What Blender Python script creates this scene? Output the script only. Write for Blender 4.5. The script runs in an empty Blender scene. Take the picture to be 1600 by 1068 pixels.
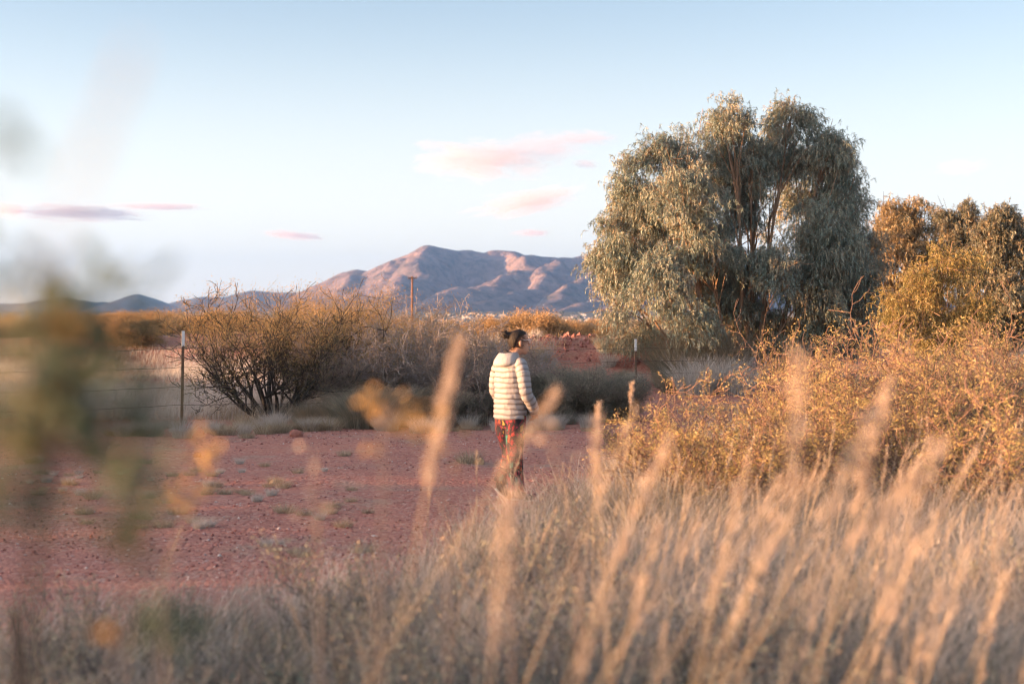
import bpy, math, random
import numpy as np
from mathutils import Vector, noise as mnoise

SC = bpy.context.scene
COL = SC.collection
R = math.radians
H = 1.73            # eye height
F = 2222.0          # focal length in photo pixels (50 mm on 36 mm, 1600 px wide)
HY = 505.0          # horizon row
RNG = np.random.default_rng(7)
random.seed(7)

# ------------------------------------------------------------------ camera
cam = bpy.data.cameras.new('camera')
cam.lens = 50.0
cam.sensor_width = 36.0
cam.clip_start = 0.05
cam.clip_end = 60000
cam.dof.use_dof = True
cam.dof.focus_distance = 21.0
cam.dof.aperture_fstop = 1.85
camo = bpy.data.objects.new('camera', cam)
COL.objects.link(camo)
camo.location = (0, 0, H)
camo.rotation_euler = (R(90) - math.atan((534 - HY) / F), 0, 0)
SC.camera = camo

# ------------------------------------------------------------------ light
SUN_EL = 3.6
SUN_AZ_VEC = Vector((-0.985, -0.17, 0)).normalized()      # where the sun stands, seen from above
SKY_STRENGTH = 0.095
SUN_STRENGTH = 5.0
EXPOSURE = 2.58
w = bpy.data.worlds.new('World')
SC.world = w
w.use_nodes = True
nt = w.node_tree
nt.nodes.clear()
wo = nt.nodes.new('ShaderNodeOutputWorld')
bg = nt.nodes.new('ShaderNodeBackground')
sky = nt.nodes.new('ShaderNodeTexSky')
sky.sky_type = 'NISHITA'
sky.sun_disc = False
sky.sun_elevation = R(SUN_EL)
sky.sun_rotation = math.atan2(SUN_AZ_VEC.x, SUN_AZ_VEC.y)
sky.altitude = 1300
sky.air_density = 1.0
sky.dust_density = 1.2
sky.ozone_density = 2.0
bg.inputs['Strength'].default_value = SKY_STRENGTH
hs = nt.nodes.new('ShaderNodeHueSaturation')
hs.inputs['Saturation'].default_value = 0.68
hs.inputs['Value'].default_value = 0.95
nt.links.new(sky.outputs[0], hs.inputs['Color'])
# whiter, warmer air towards the horizon
wtc = nt.nodes.new('ShaderNodeTexCoord'); wsp = nt.nodes.new('ShaderNodeSeparateXYZ')
nt.links.new(wtc.outputs['Generated'], wsp.inputs[0])
wr = nt.nodes.new('ShaderNodeMapRange'); wr.interpolation_type = 'SMOOTHSTEP'
wr.inputs[1].default_value = -0.02; wr.inputs[2].default_value = 0.25; wr.inputs[3].default_value = 0.85; wr.inputs[4].default_value = 0.0
nt.links.new(wsp.outputs[2], wr.inputs[0])
wm = nt.nodes.new('ShaderNodeMix'); wm.data_type = 'RGBA'
wm.inputs[7].default_value = (3.20, 2.93, 2.68, 1)
nt.links.new(wr.outputs[0], wm.inputs[0]); 
wt = nt.nodes.new('ShaderNodeMix'); wt.data_type = 'RGBA'; wt.blend_type = 'MULTIPLY'; wt.inputs[0].default_value = 1.0
wt.inputs[7].default_value = (1.02, 0.985, 0.965, 1)
nt.links.new(hs.outputs[0], wt.inputs[6]); nt.links.new(wt.outputs[2], wm.inputs[6])
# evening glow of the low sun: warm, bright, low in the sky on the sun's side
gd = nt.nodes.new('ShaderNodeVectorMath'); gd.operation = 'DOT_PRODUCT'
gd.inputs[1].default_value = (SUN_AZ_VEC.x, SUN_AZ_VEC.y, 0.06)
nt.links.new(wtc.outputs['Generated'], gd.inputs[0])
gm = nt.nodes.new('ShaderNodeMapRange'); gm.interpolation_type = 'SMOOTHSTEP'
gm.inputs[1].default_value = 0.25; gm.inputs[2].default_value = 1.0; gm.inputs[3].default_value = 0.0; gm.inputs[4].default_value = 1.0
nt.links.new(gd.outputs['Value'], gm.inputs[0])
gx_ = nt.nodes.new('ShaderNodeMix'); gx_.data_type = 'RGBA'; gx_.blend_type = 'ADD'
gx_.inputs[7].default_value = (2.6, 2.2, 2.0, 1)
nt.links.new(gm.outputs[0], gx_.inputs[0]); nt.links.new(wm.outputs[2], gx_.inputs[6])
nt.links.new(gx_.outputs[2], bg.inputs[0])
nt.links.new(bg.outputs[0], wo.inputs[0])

sun = bpy.data.lights.new('sun', 'SUN')
sun.energy = SUN_STRENGTH
sun.angle = R(0.5)
sun.color = (1.0, 0.52, 0.23)
suno = bpy.data.objects.new('sun', sun)
COL.objects.link(suno)
sd = Vector((SUN_AZ_VEC.x * math.cos(R(SUN_EL)), SUN_AZ_VEC.y * math.cos(R(SUN_EL)), math.sin(R(SUN_EL))))
suno.rotation_euler = sd.to_track_quat('Z', 'Y').to_euler()

SC.view_settings.view_transform = 'Standard'
SC.view_settings.look = 'None'
SC.view_settings.exposure = EXPOSURE
SC.view_settings.gamma = 1.0
cy = SC.cycles
cy.use_denoising = True
cy.max_bounces = 5
cy.diffuse_bounces = 2
cy.glossy_bounces = 1
cy.transmission_bounces = 2
cy.volume_bounces = 1
cy.transparent_max_bounces = 8
cy.use_adaptive_sampling = True
cy.adaptive_threshold = 0.02
cy.pixel_filter_type = 'BLACKMAN_HARRIS'
cy.filter_width = 1.15
cy.caustics_reflective = False
cy.caustics_refractive = False

# ------------------------------------------------------------------ helpers
def P(px, py, d):
    """a point of the place, from where it shows in the photo and how far away it stands"""
    return np.array([(px - 800) / F * d, d, H + (HY - py) / F * d])

def GX(px, d):
    return (px - 800) / F * d

def mesh_obj(name, V, faces, mats, parent=None, smooth=False, attrs=None, midx=None, loc=None):
    me = bpy.data.meshes.new(name)
    V = np.asarray(V, dtype=np.float32).reshape(-1, 3)
    loops = []; tot = []
    for f in faces:
        f = np.asarray(f, dtype=np.int32)
        if len(f) == 0: continue
        loops.append(f.ravel()); tot.append(np.full(len(f), f.shape[1], dtype=np.int32))
    loops = np.concatenate(loops); tot = np.concatenate(tot)
    start = np.concatenate([[0], np.cumsum(tot)[:-1]]).astype(np.int32)
    me.vertices.add(len(V)); me.vertices.foreach_set('co', V.ravel())
    me.loops.add(len(loops)); me.loops.foreach_set('vertex_index', loops)
    me.polygons.add(len(tot)); me.polygons.foreach_set('loop_start', start)
    me.polygons.foreach_set('loop_total', tot)
    if midx is not None: me.polygons.foreach_set('material_index', np.asarray(midx, dtype=np.int32))
    me.polygons.foreach_set('use_smooth', np.full(len(tot), smooth, dtype=bool))
    me.update(calc_edges=True)
    if attrs:
        for k, a in attrs.items():
            at = me.attributes.new(k, 'FLOAT', 'POINT')
            at.data.foreach_set('value', np.asarray(a, dtype=np.float32))
    for m in (mats if isinstance(mats, (list, tuple)) else [mats]):
        me.materials.append(m)
    o = bpy.data.objects.new(name, me)
    COL.objects.link(o)
    if parent is not None: o.parent = parent
    if loc is not None: o.location = loc
    return o

def tag(o, label=None, cat=None, group=None, kind=None):
    if label: o['label'] = label
    if cat: o['category'] = cat
    if group: o['group'] = group
    if kind: o['kind'] = kind
    return o

def empty(name, loc=(0, 0, 0), rz=0, label=None, cat=None, group=None, scale=1.0):
    o = bpy.data.objects.new(name, None)
    o.empty_display_size = 0.2
    COL.objects.link(o)
    o.location = loc; o.rotation_euler = (0, 0, rz)
    o.scale = (scale, scale, scale) if not isinstance(scale, (tuple, list)) else scale
    return tag(o, label, cat, group)

def copy_thing(root, loc, rz, scale, label, group=None):
    r = root.copy(); COL.objects.link(r)
    r.location = loc; r.rotation_euler = (0, 0, rz)
    r.scale = (scale, scale, scale) if not isinstance(scale, (tuple, list)) else scale
    r['label'] = label
    if group: r['group'] = group
    for ch in list(root.children):
        c = ch.copy(); COL.objects.link(c); c.parent = r
        for g in list(ch.children):
            e = g.copy(); COL.objects.link(e); e.parent = c
    return r

def frames(d):
    d = d / np.maximum(np.linalg.norm(d, axis=1, keepdims=True), 1e-9)
    up = np.tile(np.array([[0, 0, 1.0]]), (len(d), 1))
    up[np.abs(d[:, 2]) > 0.95] = (1, 0, 0)
    a = np.cross(d, up); a /= np.maximum(np.linalg.norm(a, axis=1, keepdims=True), 1e-9)
    return d, a, np.cross(a, d)

class Soup:
    """collects arrays of vertices and faces for ONE mesh"""
    def __init__(s):
        s.V = []; s.Q = []; s.T = []; s.n = 0; s.t = []
    def add(s, V, Q=None, T=None, tint=None):
        V = np.asarray(V, dtype=np.float64).reshape(-1, 3)
        if Q is not None and len(Q): s.Q.append(np.asarray(Q) + s.n)
        if T is not None and len(T): s.T.append(np.asarray(T) + s.n)
        s.V.append(V); s.n += len(V)
        s.t.append(np.full(len(V), 0.5) if tint is None else np.broadcast_to(np.asarray(tint, dtype=np.float64), (len(V),)))
    def segs(s, A, B, ra, rb, sides=4, tint=0.5):
        A = np.asarray(A, float).reshape(-1, 3); B = np.asarray(B, float).reshape(-1, 3)
        n = len(A)
        if n == 0: return
        _, a, b = frames(B - A)
        ra = np.broadcast_to(ra, (n,)); rb = np.broadcast_to(rb, (n,))
        ang = np.arange(sides) / sides * 2 * np.pi
        o = a[:, None, :] * np.cos(ang)[None, :, None] + b[:, None, :] * np.sin(ang)[None, :, None]
        V = np.concatenate([A[:, None] + o * ra[:, None, None], B[:, None] + o * rb[:, None, None]], 1)
        base = (np.arange(n) * 2 * sides)[:, None, None]
        k = np.arange(sides); k2 = (k + 1) % sides
        q = np.stack([k, k2, k2 + sides, k + sides], 1)[None]
        tt = np.broadcast_to(tint, (n,))
        s.add(V, (base + q).reshape(-1, 4), tint=np.repeat(tt, 2 * sides))
    def leaves(s, Pp, D, L, W, tint, droop=0.0, rng=RNG):
        """one folded rhombus per leaf"""
        n = len(Pp)
        if n == 0: return
        d, a, b = frames(D)
        th = rng.uniform(0, 2 * np.pi, n)[:, None]
        side = a * np.cos(th) + b * np.sin(th)
        L = np.broadcast_to(L, (n,))[:, None]; W = np.broadcast_to(W, (n,))[:, None]
        mid = Pp + d * L * 0.45
        tip = Pp + d * L + np.array([0, 0, -1.0]) * L * droop
        V = np.stack([Pp, mid + side * W * 0.5, tip, mid - side * W * 0.5], 1)
        q = (np.arange(n) * 4)[:, None] + np.arange(4)[None]
        s.add(V, q, tint=np.repeat(np.broadcast_to(tint, (n,)), 4))
    def blades(s, Pp, Hh, lean, W, tint, seg=3, curl=1.0, rng=RNG):
        """grass blades: tapering strips that bend over towards lean (n,2)"""
        n = len(Pp)
        if n == 0: return
        Hh = np.broadcast_to(Hh, (n,)); W = np.broadcast_to(W, (n,))
        t = np.linspace(0, 1, seg + 1)
        z = Hh[:, None] * t[None] * (1 - 0.18 * t[None] * np.linalg.norm(lean, axis=1)[:, None])
        off = lean[:, None, :] * (Hh[:, None] * t[None] ** (1 + curl))[:, :, None]
        C = np.concatenate([Pp[:, None, :2] + off, (Pp[:, None, 2] + z)[:, :, None]], 2)
        th = rng.uniform(0, np.pi, n)
        sd_ = np.stack([np.cos(th), np.sin(th), 0 * th], 1)
        wt = W[:, None] * (1 - t[None]) ** 0.6 * 0.5
        wt[:, -1] = W * 0.06
        A = C + sd_[:, None] * wt[:, :, None]; B = C - sd_[:, None] * wt[:, :, None]
        V = np.stack([A, B], 2).reshape(n, -1, 3)
        m = 2 * (seg + 1)
        q = np.array([[2 * i, 2 * i + 1, 2 * i + 3, 2 * i + 2] for i in range(seg)])
        s.add(V, ((np.arange(n) * m)[:, None, None] + q[None]).reshape(-1, 4), tint=np.repeat(np.broadcast_to(tint, (n,)), m))
    def build(s, name, mat, parent=None, smooth=False, loc=None):
        V = np.concatenate(s.V); fs = []
        if s.Q: fs.append(np.concatenate(s.Q))
        if s.T: fs.append(np.concatenate(s.T))
        return mesh_obj(name, V, fs, mat, parent, smooth, {'tint': np.concatenate(s.t)}, loc=loc)

# ------------------------------------------------------------------ materials
def nodemat(name):
    m = bpy.data.materials.new(name); m.use_nodes = True
    m.node_tree.nodes.clear()
    return m, m.node_tree, m.node_tree.nodes.new('ShaderNodeOutputMaterial')

def ramp(t, stops, fac=None, interp='LINEAR'):
    r = t.nodes.new('ShaderNodeValToRGB'); r.color_ramp.interpolation = interp
    e = r.color_ramp.elements
    while len(e) < len(stops): e.new(0.5)
    for k, (p, c) in enumerate(stops):
        e[k].position = p; e[k].color = (*c, 1)
    if fac is not None: t.links.new(fac, r.inputs[0])
    return r

def tex_noise(t, scale, detail=4, rough=0.6, vec=None, dist=0.0):
    n = t.nodes.new('ShaderNodeTexNoise')
    n.inputs['Scale'].default_value = scale; n.inputs['Detail'].default_value = detail
    n.inputs['Roughness'].default_value = rough; n.inputs['Distortion'].default_value = dist
    if vec is not None: t.links.new(vec, n.inputs['Vector'])
    return n

def mixc(t, a, b, fac, mode='MIX'):
    m = t.nodes.new('ShaderNodeMix'); m.data_type = 'RGBA'; m.blend_type = mode
    for sock, val in ((m.inputs[0], fac), (m.inputs[6], a), (m.inputs[7], b)):
        if hasattr(val, 'is_linked'): t.links.new(val, sock)
        elif isinstance(val, (int, float)): sock.default_value = val
        else: sock.default_value = (*val, 1)
    return m.outputs[2]

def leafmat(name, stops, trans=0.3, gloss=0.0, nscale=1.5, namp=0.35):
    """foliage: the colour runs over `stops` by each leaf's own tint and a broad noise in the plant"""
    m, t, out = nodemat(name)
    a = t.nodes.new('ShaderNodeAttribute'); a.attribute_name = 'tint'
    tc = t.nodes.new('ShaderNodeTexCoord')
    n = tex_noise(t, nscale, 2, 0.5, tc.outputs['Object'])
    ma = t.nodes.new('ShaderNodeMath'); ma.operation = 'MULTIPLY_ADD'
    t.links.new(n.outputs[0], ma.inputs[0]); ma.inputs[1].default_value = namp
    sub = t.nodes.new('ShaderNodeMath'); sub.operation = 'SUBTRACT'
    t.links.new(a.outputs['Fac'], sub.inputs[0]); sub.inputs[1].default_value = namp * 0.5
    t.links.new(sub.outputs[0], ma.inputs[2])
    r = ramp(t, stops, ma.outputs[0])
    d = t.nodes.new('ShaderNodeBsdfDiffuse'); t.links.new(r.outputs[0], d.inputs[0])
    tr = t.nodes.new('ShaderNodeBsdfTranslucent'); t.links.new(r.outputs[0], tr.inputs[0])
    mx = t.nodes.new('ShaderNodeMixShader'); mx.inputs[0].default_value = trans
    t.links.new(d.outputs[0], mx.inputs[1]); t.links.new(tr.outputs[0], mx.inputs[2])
    last = mx
    if gloss > 0:
        g = t.nodes.new('ShaderNodeBsdfGlossy'); g.inputs['Roughness'].default_value = 0.45
        g.inputs['Color'].default_value = (0.9, 0.9, 0.9, 1)
        m2 = t.nodes.new('ShaderNodeMixShader'); m2.inputs[0].default_value = gloss
        t.links.new(mx.outputs[0], m2.inputs[1]); t.links.new(g.outputs[0], m2.inputs[2]); last = m2
    t.links.new(last.outputs[0], out.inputs[0])
    return m

def solid(name, c1, c2, scale=8, rough=0.85, bump=0.0, bscale=30, stretch=None, spec=0.3):
    m, t, out = nodemat(name)
    p = t.nodes.new('ShaderNodeBsdfPrincipled')
    tc = t.nodes.new('ShaderNodeTexCoord'); v = tc.outputs['Object']
    if stretch:
        mp = t.nodes.new('ShaderNodeMapping'); mp.inputs['Scale'].default_value = stretch
        t.links.new(v, mp.inputs[0]); v = mp.outputs[0]
    n = tex_noise(t, scale, 5, 0.65, v)
    r = ramp(t, [(0.35, c1), (0.65, c2)], n.outputs[0])
    t.links.new(r.outputs[0], p.inputs['Base Color'])
    p.inputs['Roughness'].default_value = rough
    p.inputs['Specular IOR Level'].default_value = spec
    if bump:
        b = t.nodes.new('ShaderNodeBump'); b.inputs['Strength'].default_value = bump; b.inputs['Distance'].default_value = 0.02
        n2 = tex_noise(t, bscale, 5, 0.7, v); t.links.new(n2.outputs[0], b.inputs['Height'])
        t.links.new(b.outputs[0], p.inputs['Normal'])
    t.links.new(p.outputs[0], out.inputs[0])
    return m

M = {}
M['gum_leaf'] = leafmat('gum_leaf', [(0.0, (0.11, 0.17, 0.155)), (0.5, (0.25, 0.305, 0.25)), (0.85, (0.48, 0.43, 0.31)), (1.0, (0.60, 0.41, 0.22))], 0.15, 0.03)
M['rust_leaf'] = leafmat('rust_leaf', [(0.0, (0.16, 0.15, 0.09)), (0.5, (0.37, 0.28, 0.15)), (1.0, (0.54, 0.37, 0.19))], 0.3, 0.04)
M['dark_leaf'] = leafmat('dark_leaf', [(0.0, (0.10, 0.12, 0.09)), (0.55, (0.23, 0.22, 0.15)), (1.0, (0.42, 0.28, 0.15))], 0.25, 0.04)
M['gold_leaf'] = leafmat('gold_leaf', [(0.0, (0.14, 0.14, 0.06)), (0.5, (0.32, 0.26, 0.09)), (1.0, (0.50, 0.34, 0.12))], 0.35, 0.03)
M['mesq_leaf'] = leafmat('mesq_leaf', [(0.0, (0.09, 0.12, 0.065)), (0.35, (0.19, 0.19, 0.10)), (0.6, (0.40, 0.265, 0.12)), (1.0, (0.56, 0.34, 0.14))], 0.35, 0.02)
M['amber_leaf'] = leafmat('amber_leaf', [(0.0, (0.22, 0.23, 0.12)), (0.5, (0.50, 0.38, 0.16)), (1.0, (0.70, 0.50, 0.20))], 0.4, 0.02)
M['far_leaf'] = leafmat('far_leaf', [(0.0, (0.12, 0.11, 0.06)), (0.5, (0.36, 0.24, 0.13)), (1.0, (0.55, 0.35, 0.17))], 0.3, 0.0, 0.6, 0.8)
M['grey_leaf'] = leafmat('grey_leaf', [(0.0, (0.14, 0.145, 0.11)), (0.5, (0.28, 0.26, 0.20)), (1.0, (0.44, 0.37, 0.29))], 0.25, 0.0)
M['weed_leaf'] = leafmat('weed_leaf', [(0.0, (0.09, 0.10, 0.10)), (0.6, (0.19, 0.21, 0.17)), (1.0, (0.32, 0.31, 0.22))], 0.2, 0.0)
M['straw'] = leafmat('straw', [(0.0, (0.17, 0.13, 0.09)), (0.4, (0.38, 0.30, 0.21)), (0.75, (0.58, 0.48, 0.35)), (1.0, (0.72, 0.62, 0.47))], 0.3, 0.0, 0.8, 0.4)
M['pale_straw'] = leafmat('pale_straw', [(0.0, (0.34, 0.30, 0.26)), (0.5, (0.58, 0.52, 0.46)), (1.0, (0.78, 0.73, 0.67))], 0.3, 0.0, 0.5, 0.4)
M['mixed_grass'] = leafmat('mixed_grass', [(0.0, (0.10, 0.12, 0.10)), (0.28, (0.24, 0.24, 0.19)), (0.42, (0.46, 0.38, 0.31)), (0.70, (0.66, 0.55, 0.47)), (1.0, (0.78, 0.69, 0.61))], 0.3, 0.0, 1.7, 0.95)
M['plume'] = leafmat('plume', [(0.0, (0.38, 0.28, 0.22)), (0.5, (0.56, 0.44, 0.35)), (1.0, (0.70, 0.58, 0.48))], 0.35, 0.0, 2, 0.3)
NL = 0.6
M['near_leaf'] = leafmat('near_leaf', [(0.0, (0.06, 0.085, 0.055)), (0.6, (0.12, 0.16, 0.10)), (0.8, (0.20, 0.19, 0.09)), (0.9, (0.45, 0.24, 0.06)), (1.0, (0.50, 0.27, 0.07))], 0.3, 0.02, 2, 0.05)
M['ochre_leaf'] = leafmat('ochre_leaf', [(0.0, (0.42, 0.26, 0.10)), (1.0, (0.62, 0.40, 0.16))], 0.4, 0.0, 3, 0.3)
M['gum_bark'] = solid('gum_bark', (0.42, 0.27, 0.17), (0.20, 0.13, 0.09), 6, 0.8, 0.4, 20, (1, 1, 0.25))
M['dark_bark'] = solid('dark_bark', (0.035, 0.032, 0.03), (0.075, 0.068, 0.062), 10, 0.95, 0.5, 30)
M['twig'] = solid('twig', (0.15, 0.12, 0.105), (0.28, 0.22, 0.19), 12, 0.95)
M['red_twig'] = solid('red_twig', (0.28, 0.17, 0.12), (0.15, 0.095, 0.075), 14, 0.8)
M['grey_twig'] = solid('grey_twig', (0.24, 0.20, 0.19), (0.42, 0.36, 0.33), 12, 0.95)

# ------------------------------------------------------------------ terrain height
def fbm(x, y, sc, oct=4, seed=0.0):
    """vectorised value noise"""
    out = np.zeros_like(x, dtype=float); amp = 1.0; tot = 0
    for o in range(oct):
        xs = x / sc * 2 ** o + seed * 17.3 + o * 31.7; ys = y / sc * 2 ** o + seed * 5.1 + o * 11.9
        xi = np.floor(xs); yi = np.floor(ys); fx = xs - xi; fy = ys - yi
        fx = fx * fx * fx * (fx * (fx * 6 - 15) + 10); fy = fy * fy * fy * (fy * (fy * 6 - 15) + 10)
        def hsh(a, b):
            v = np.sin(a * 127.1 + b * 311.7 + seed * 74.7) * 43758.5453
            return v - np.floor(v)
        n = (hsh(xi, yi) * (1 - fx) + hsh(xi + 1, yi) * fx) * (1 - fy) + (hsh(xi, yi + 1) * (1 - fx) + hsh(xi + 1, yi + 1) * fx) * fy
        out += (n - 0.5) * 2 * amp; tot += amp; amp *= 0.5
    return out / tot

def sstep(a, b, x):
    t = np.clip((x - a) / (b - a), 0, 1); return t * t * (3 - 2 * t)

def polydist(x, y, pts):
    """distance to a polyline and the height interpolated along it"""
    best = np.full(x.shape, 1e9); hh = np.zeros(x.shape)
    for (x0, y0, h0), (x1, y1, h1) in zip(pts[:-1], pts[1:]):
        dx, dy = x1 - x0, y1 - y0
        t = np.clip(((x - x0) * dx + (y - y0) * dy) / (dx * dx + dy * dy), 0, 1)
        d = np.hypot(x - x0 - t * dx, y - y0 - t * dy)
        k = d < best
        best = np.where(k, d, best); hh = np.where(k, h0 + t * (h1 - h0), hh)
    return best, hh

BERM = [(-1.0, 41, 0.8), (1.0, 39, 1.45), (2.2, 38.5, 1.4), (3.4, 38.5, 1.25), (4.6, 38, 1.0), (7.5, 40, 0.4)]
BERM2 = [(-30, 60, 0.9), (-15, 62, 1.25), (-8, 60, 1.15), (-3, 56, 0.9), (3, 56, 0.7), (14, 60, 0.6)]
def ground_z(x, y):
    x = np.asarray(x, float); y = np.asarray(y, float)
    z = 0.035 * fbm(x, y, 3.0, 4, 1.0) * sstep(2, 8, y) + 0.010 * fbm(x, y, 0.5, 2, 4.0)
    d, h = polydist(x, y, BERM)
    z = z + h * np.exp(-(d / 3.1) ** 2) * (1 + 0.45 * fbm(x, y, 2.2, 4, 2.0)) + 0.16 * np.exp(-(d / 3.0) ** 2) * fbm(x, y, 0.9, 3, 27.0)
    d, h = polydist(x, y, BERM2)
    z = z + h * np.exp(-(d / 4.0) ** 2) * (1 + 0.3 * fbm(x, y, 4, 4, 3.0))
    z = z + 62 * sstep(2400, 7600, y) + 0.25 * fbm(x, y, 40, 3, 6.0) * sstep(60, 140, y)
    # shallow wheel ruts of the track
    for off in (15.2, 17.4):
        c = off + 0.12 * x
        z = z - 0.03 * np.exp(-((y - c) / 0.35) ** 2) * sstep(-14, -9, x) * (1 - sstep(3, 6, x))
    return z

def gz(x, y): return float(ground_z(np.array([x]), np.array([y]))[0])

def grid_mesh(name, xs, ys, zf, mat, smooth=True):
    X, Y = np.meshgrid(xs, ys)
    Z = zf(X, Y)
    V = np.stack([X, Y, Z], 2).reshape(-1, 3)
    nx, ny = len(xs), len(ys)
    i = (np.arange(ny - 1)[:, None] * nx + np.arange(nx - 1)[None]).ravel()
    Q = np.stack([i, i + 1, i + nx + 1, i + nx], 1)
    return mesh_obj(name, V, [Q], mat, smooth=smooth)

# ground material
def ground_material():
    m, t, out = nodemat('red_desert_ground')
    p = t.nodes.new('ShaderNodeBsdfPrincipled'); p.inputs['Roughness'].default_value = 0.95
    p.inputs['Specular IOR Level'].default_value = 0.15
    g = t.nodes.new('ShaderNodeNewGeometry'); pos = g.outputs['Position']
    n1 = tex_noise(t, 0.55, 6, 0.6, pos)
    c = ramp(t, [(0.3, (0.38, 0.122, 0.085)), (0.55, (0.49, 0.172, 0.120)), (0.75, (0.56, 0.25, 0.18))], n1.outputs[0]).outputs[0]
    # single stones of the gravel
    v = t.nodes.new('ShaderNodeTexVoronoi'); v.inputs['Scale'].default_value = 26
    t.links.new(pos, v.inputs['Vector'])
    sc = ramp(t, [(0.0, (0.20, 0.07, 0.055)), (0.35, (0.46, 0.17, 0.125)), (0.8, (0.58, 0.29, 0.22)), (0.97, (0.66, 0.52, 0.44))], None)
    sep = t.nodes.new('ShaderNodeSeparateColor'); t.links.new(v.outputs['Color'], sep.inputs[0])
    t.links.new(sep.outputs[0], sc.inputs[0])
    c = mixc(t, c, sc.outputs[0], 0.55)
    v2 = t.nodes.new('ShaderNodeTexVoronoi'); v2.inputs['Scale'].default_value = 60
    t.links.new(pos, v2.inputs['Vector'])
    sep2 = t.nodes.new('ShaderNodeSeparateColor'); t.links.new(v2.outputs['Color'], sep2.inputs[0])
    c = mixc(t, c, ramp(t, [(0.0, (0.12, 0.06, 0.05)), (0.3, (0.40, 0.2, 0.16)), (1.0, (0.5, 0.27, 0.22))], sep2.outputs[0]).outputs[0], 0.3)
    smp = t.nodes.new('ShaderNodeMapping'); smp.inputs['Scale'].default_value = (0.22, 1.3, 1); smp.inputs['Rotation'].default_value = (0, 0, -0.12)
    t.links.new(pos, smp.inputs[0])
    ns_ = tex_noise(t, 1.4, 5, 0.6, smp.outputs[0])
    dust = ramp(t, [(0.42, (0, 0, 0)), (0.62, (1, 1, 1))], ns_.outputs[0])
    dm = t.nodes.new('ShaderNodeMath'); dm.operation = 'MULTIPLY'; dm.inputs[1].default_value = 0.6
    t.links.new(dust.outputs[0], dm.inputs[0])
    c = mixc(t, c, (0.52, 0.225, 0.16), dm.outputs[0])
    # straw litter: by noise, and everywhere well beyond the fence line
    sx = t.nodes.new('ShaderNodeSeparateXYZ'); t.links.new(pos, sx.inputs[0])
    n2 = tex_noise(t, 0.9, 6, 0.65, pos)
    far = t.nodes.new('ShaderNodeMapRange'); far.inputs[1].default_value = 60; far.inputs[2].default_value = 160
    t.links.new(sx.outputs[1], far.inputs[0])
    add = t.nodes.new('ShaderNodeMath'); add.operation = 'MULTIPLY_ADD'; add.inputs[1].default_value = 0.6
    t.links.new(far.outputs[0], add.inputs[0]); t.links.new(n2.outputs[0], add.inputs[2])
    lit = ramp(t, [(0.54, (0, 0, 0)), (0.70, (1, 1, 1))], add.outputs[0])
    n3 = tex_noise(t, 30, 3, 0.7, pos)
    straw = ramp(t, [(0.3, (0.26, 0.17, 0.12)), (0.7, (0.50, 0.38, 0.29))], n3.outputs[0])
    f2 = t.nodes.new('ShaderNodeMath'); f2.operation = 'MULTIPLY'; f2.inputs[1].default_value = 0.75
    t.links.new(lit.outputs[0], f2.inputs[0])
    c = mixc(t, c, straw.outputs[0], f2.outputs[0])
    # far scrub plain: patches of olive
    n4 = tex_noise(t, 0.02, 5, 0.7, pos)
    farc = ramp(t, [(0.35, (0.10, 0.10, 0.06)), (0.6, (0.24, 0.19, 0.13))], n4.outputs[0])
    fm = t.nodes.new('ShaderNodeMapRange'); fm.inputs[1].default_value = 150; fm.inputs[2].default_value = 500
    t.links.new(sx.outputs[1], fm.inputs[0])
    c = mixc(t, c, farc.outputs[0], fm.outputs[0])
    t.links.new(c, p.inputs['Base Color'])
    b1 = t.nodes.new('ShaderNodeBump'); b1.inputs['Strength'].default_value = 0.7; b1.inputs['Distance'].default_value = 0.02
    t.links.new(v.outputs['Distance'], b1.inputs['Height']); b1.invert = True
    b2 = t.nodes.new('ShaderNodeBump'); b2.inputs['Strength'].default_value = 0.6; b2.inputs['Distance'].default_value = 0.05
    nb = tex_noise(t, 5, 6, 0.7, pos); t.links.new(nb.outputs[0], b2.inputs['Height'])
    t.links.new(b1.outputs[0], b2.inputs['Normal']); t.links.new(b2.outputs[0], p.inputs['Normal'])
    t.links.new(p.outputs[0], out.inputs[0])
    return m
M['ground'] = ground_material()
def spaced(a, b, n, near, p=3.0):
    u = np.linspace(-1, 1, n) if a < 0 else np.linspace(0, 1, n)
    return u
xs = np.concatenate([-np.geomspace(6150, 16, 55), np.linspace(-15.8, 15.8, 240), np.geomspace(16, 8900, 55)])
ys = np.concatenate([[-3000, -800, -200, -60, -25], np.linspace(-10, 45, 520), np.geomspace(46, 13700, 165)])
tag(grid_mesh('ground', xs, ys, ground_z, M['ground']), 'red gravelly desert ground of the track and plain', kind='structure')

# ------------------------------------------------------------------ mountains
def mountain_material():
    m, t, out = nodemat('mountain_rock')
    p = t.nodes.new('ShaderNodeBsdfDiffuse')
    g = t.nodes.new('ShaderNodeNewGeometry'); pos = g.outputs['Position']
    n = tex_noise(t, 0.004, 8, 0.65, pos)
    n2 = tex_noise(t, 0.018, 9, 0.75, pos)
    a = ramp(t, [(0.35, (0.12, 0.115, 0.12)), (0.65, (0.33, 0.24, 0.235))], n.outputs[0])
    b = ramp(t, [(0.44, (0.07, 0.075, 0.06)), (0.52, (0.36, 0.26, 0.23))], n2.outputs[0])
    t.links.new(mixc(t, a.outputs[0], b.outputs[0], 0.45), p.inputs[0])
    bp = t.nodes.new('ShaderNodeBump'); bp.inputs['Strength'].default_value = 0.8; bp.inputs['Distance'].default_value = 40
    n3 = tex_noise(t, 0.009, 8, 0.62, pos); t.links.new(n3.outputs[0], bp.inputs['Height'])
    t.links.new(bp.outputs[0], p.inputs['Normal'])
    t.links.new(p.outputs[0], out.inputs[0])
    return m
M['mountain'] = mountain_material()
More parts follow.
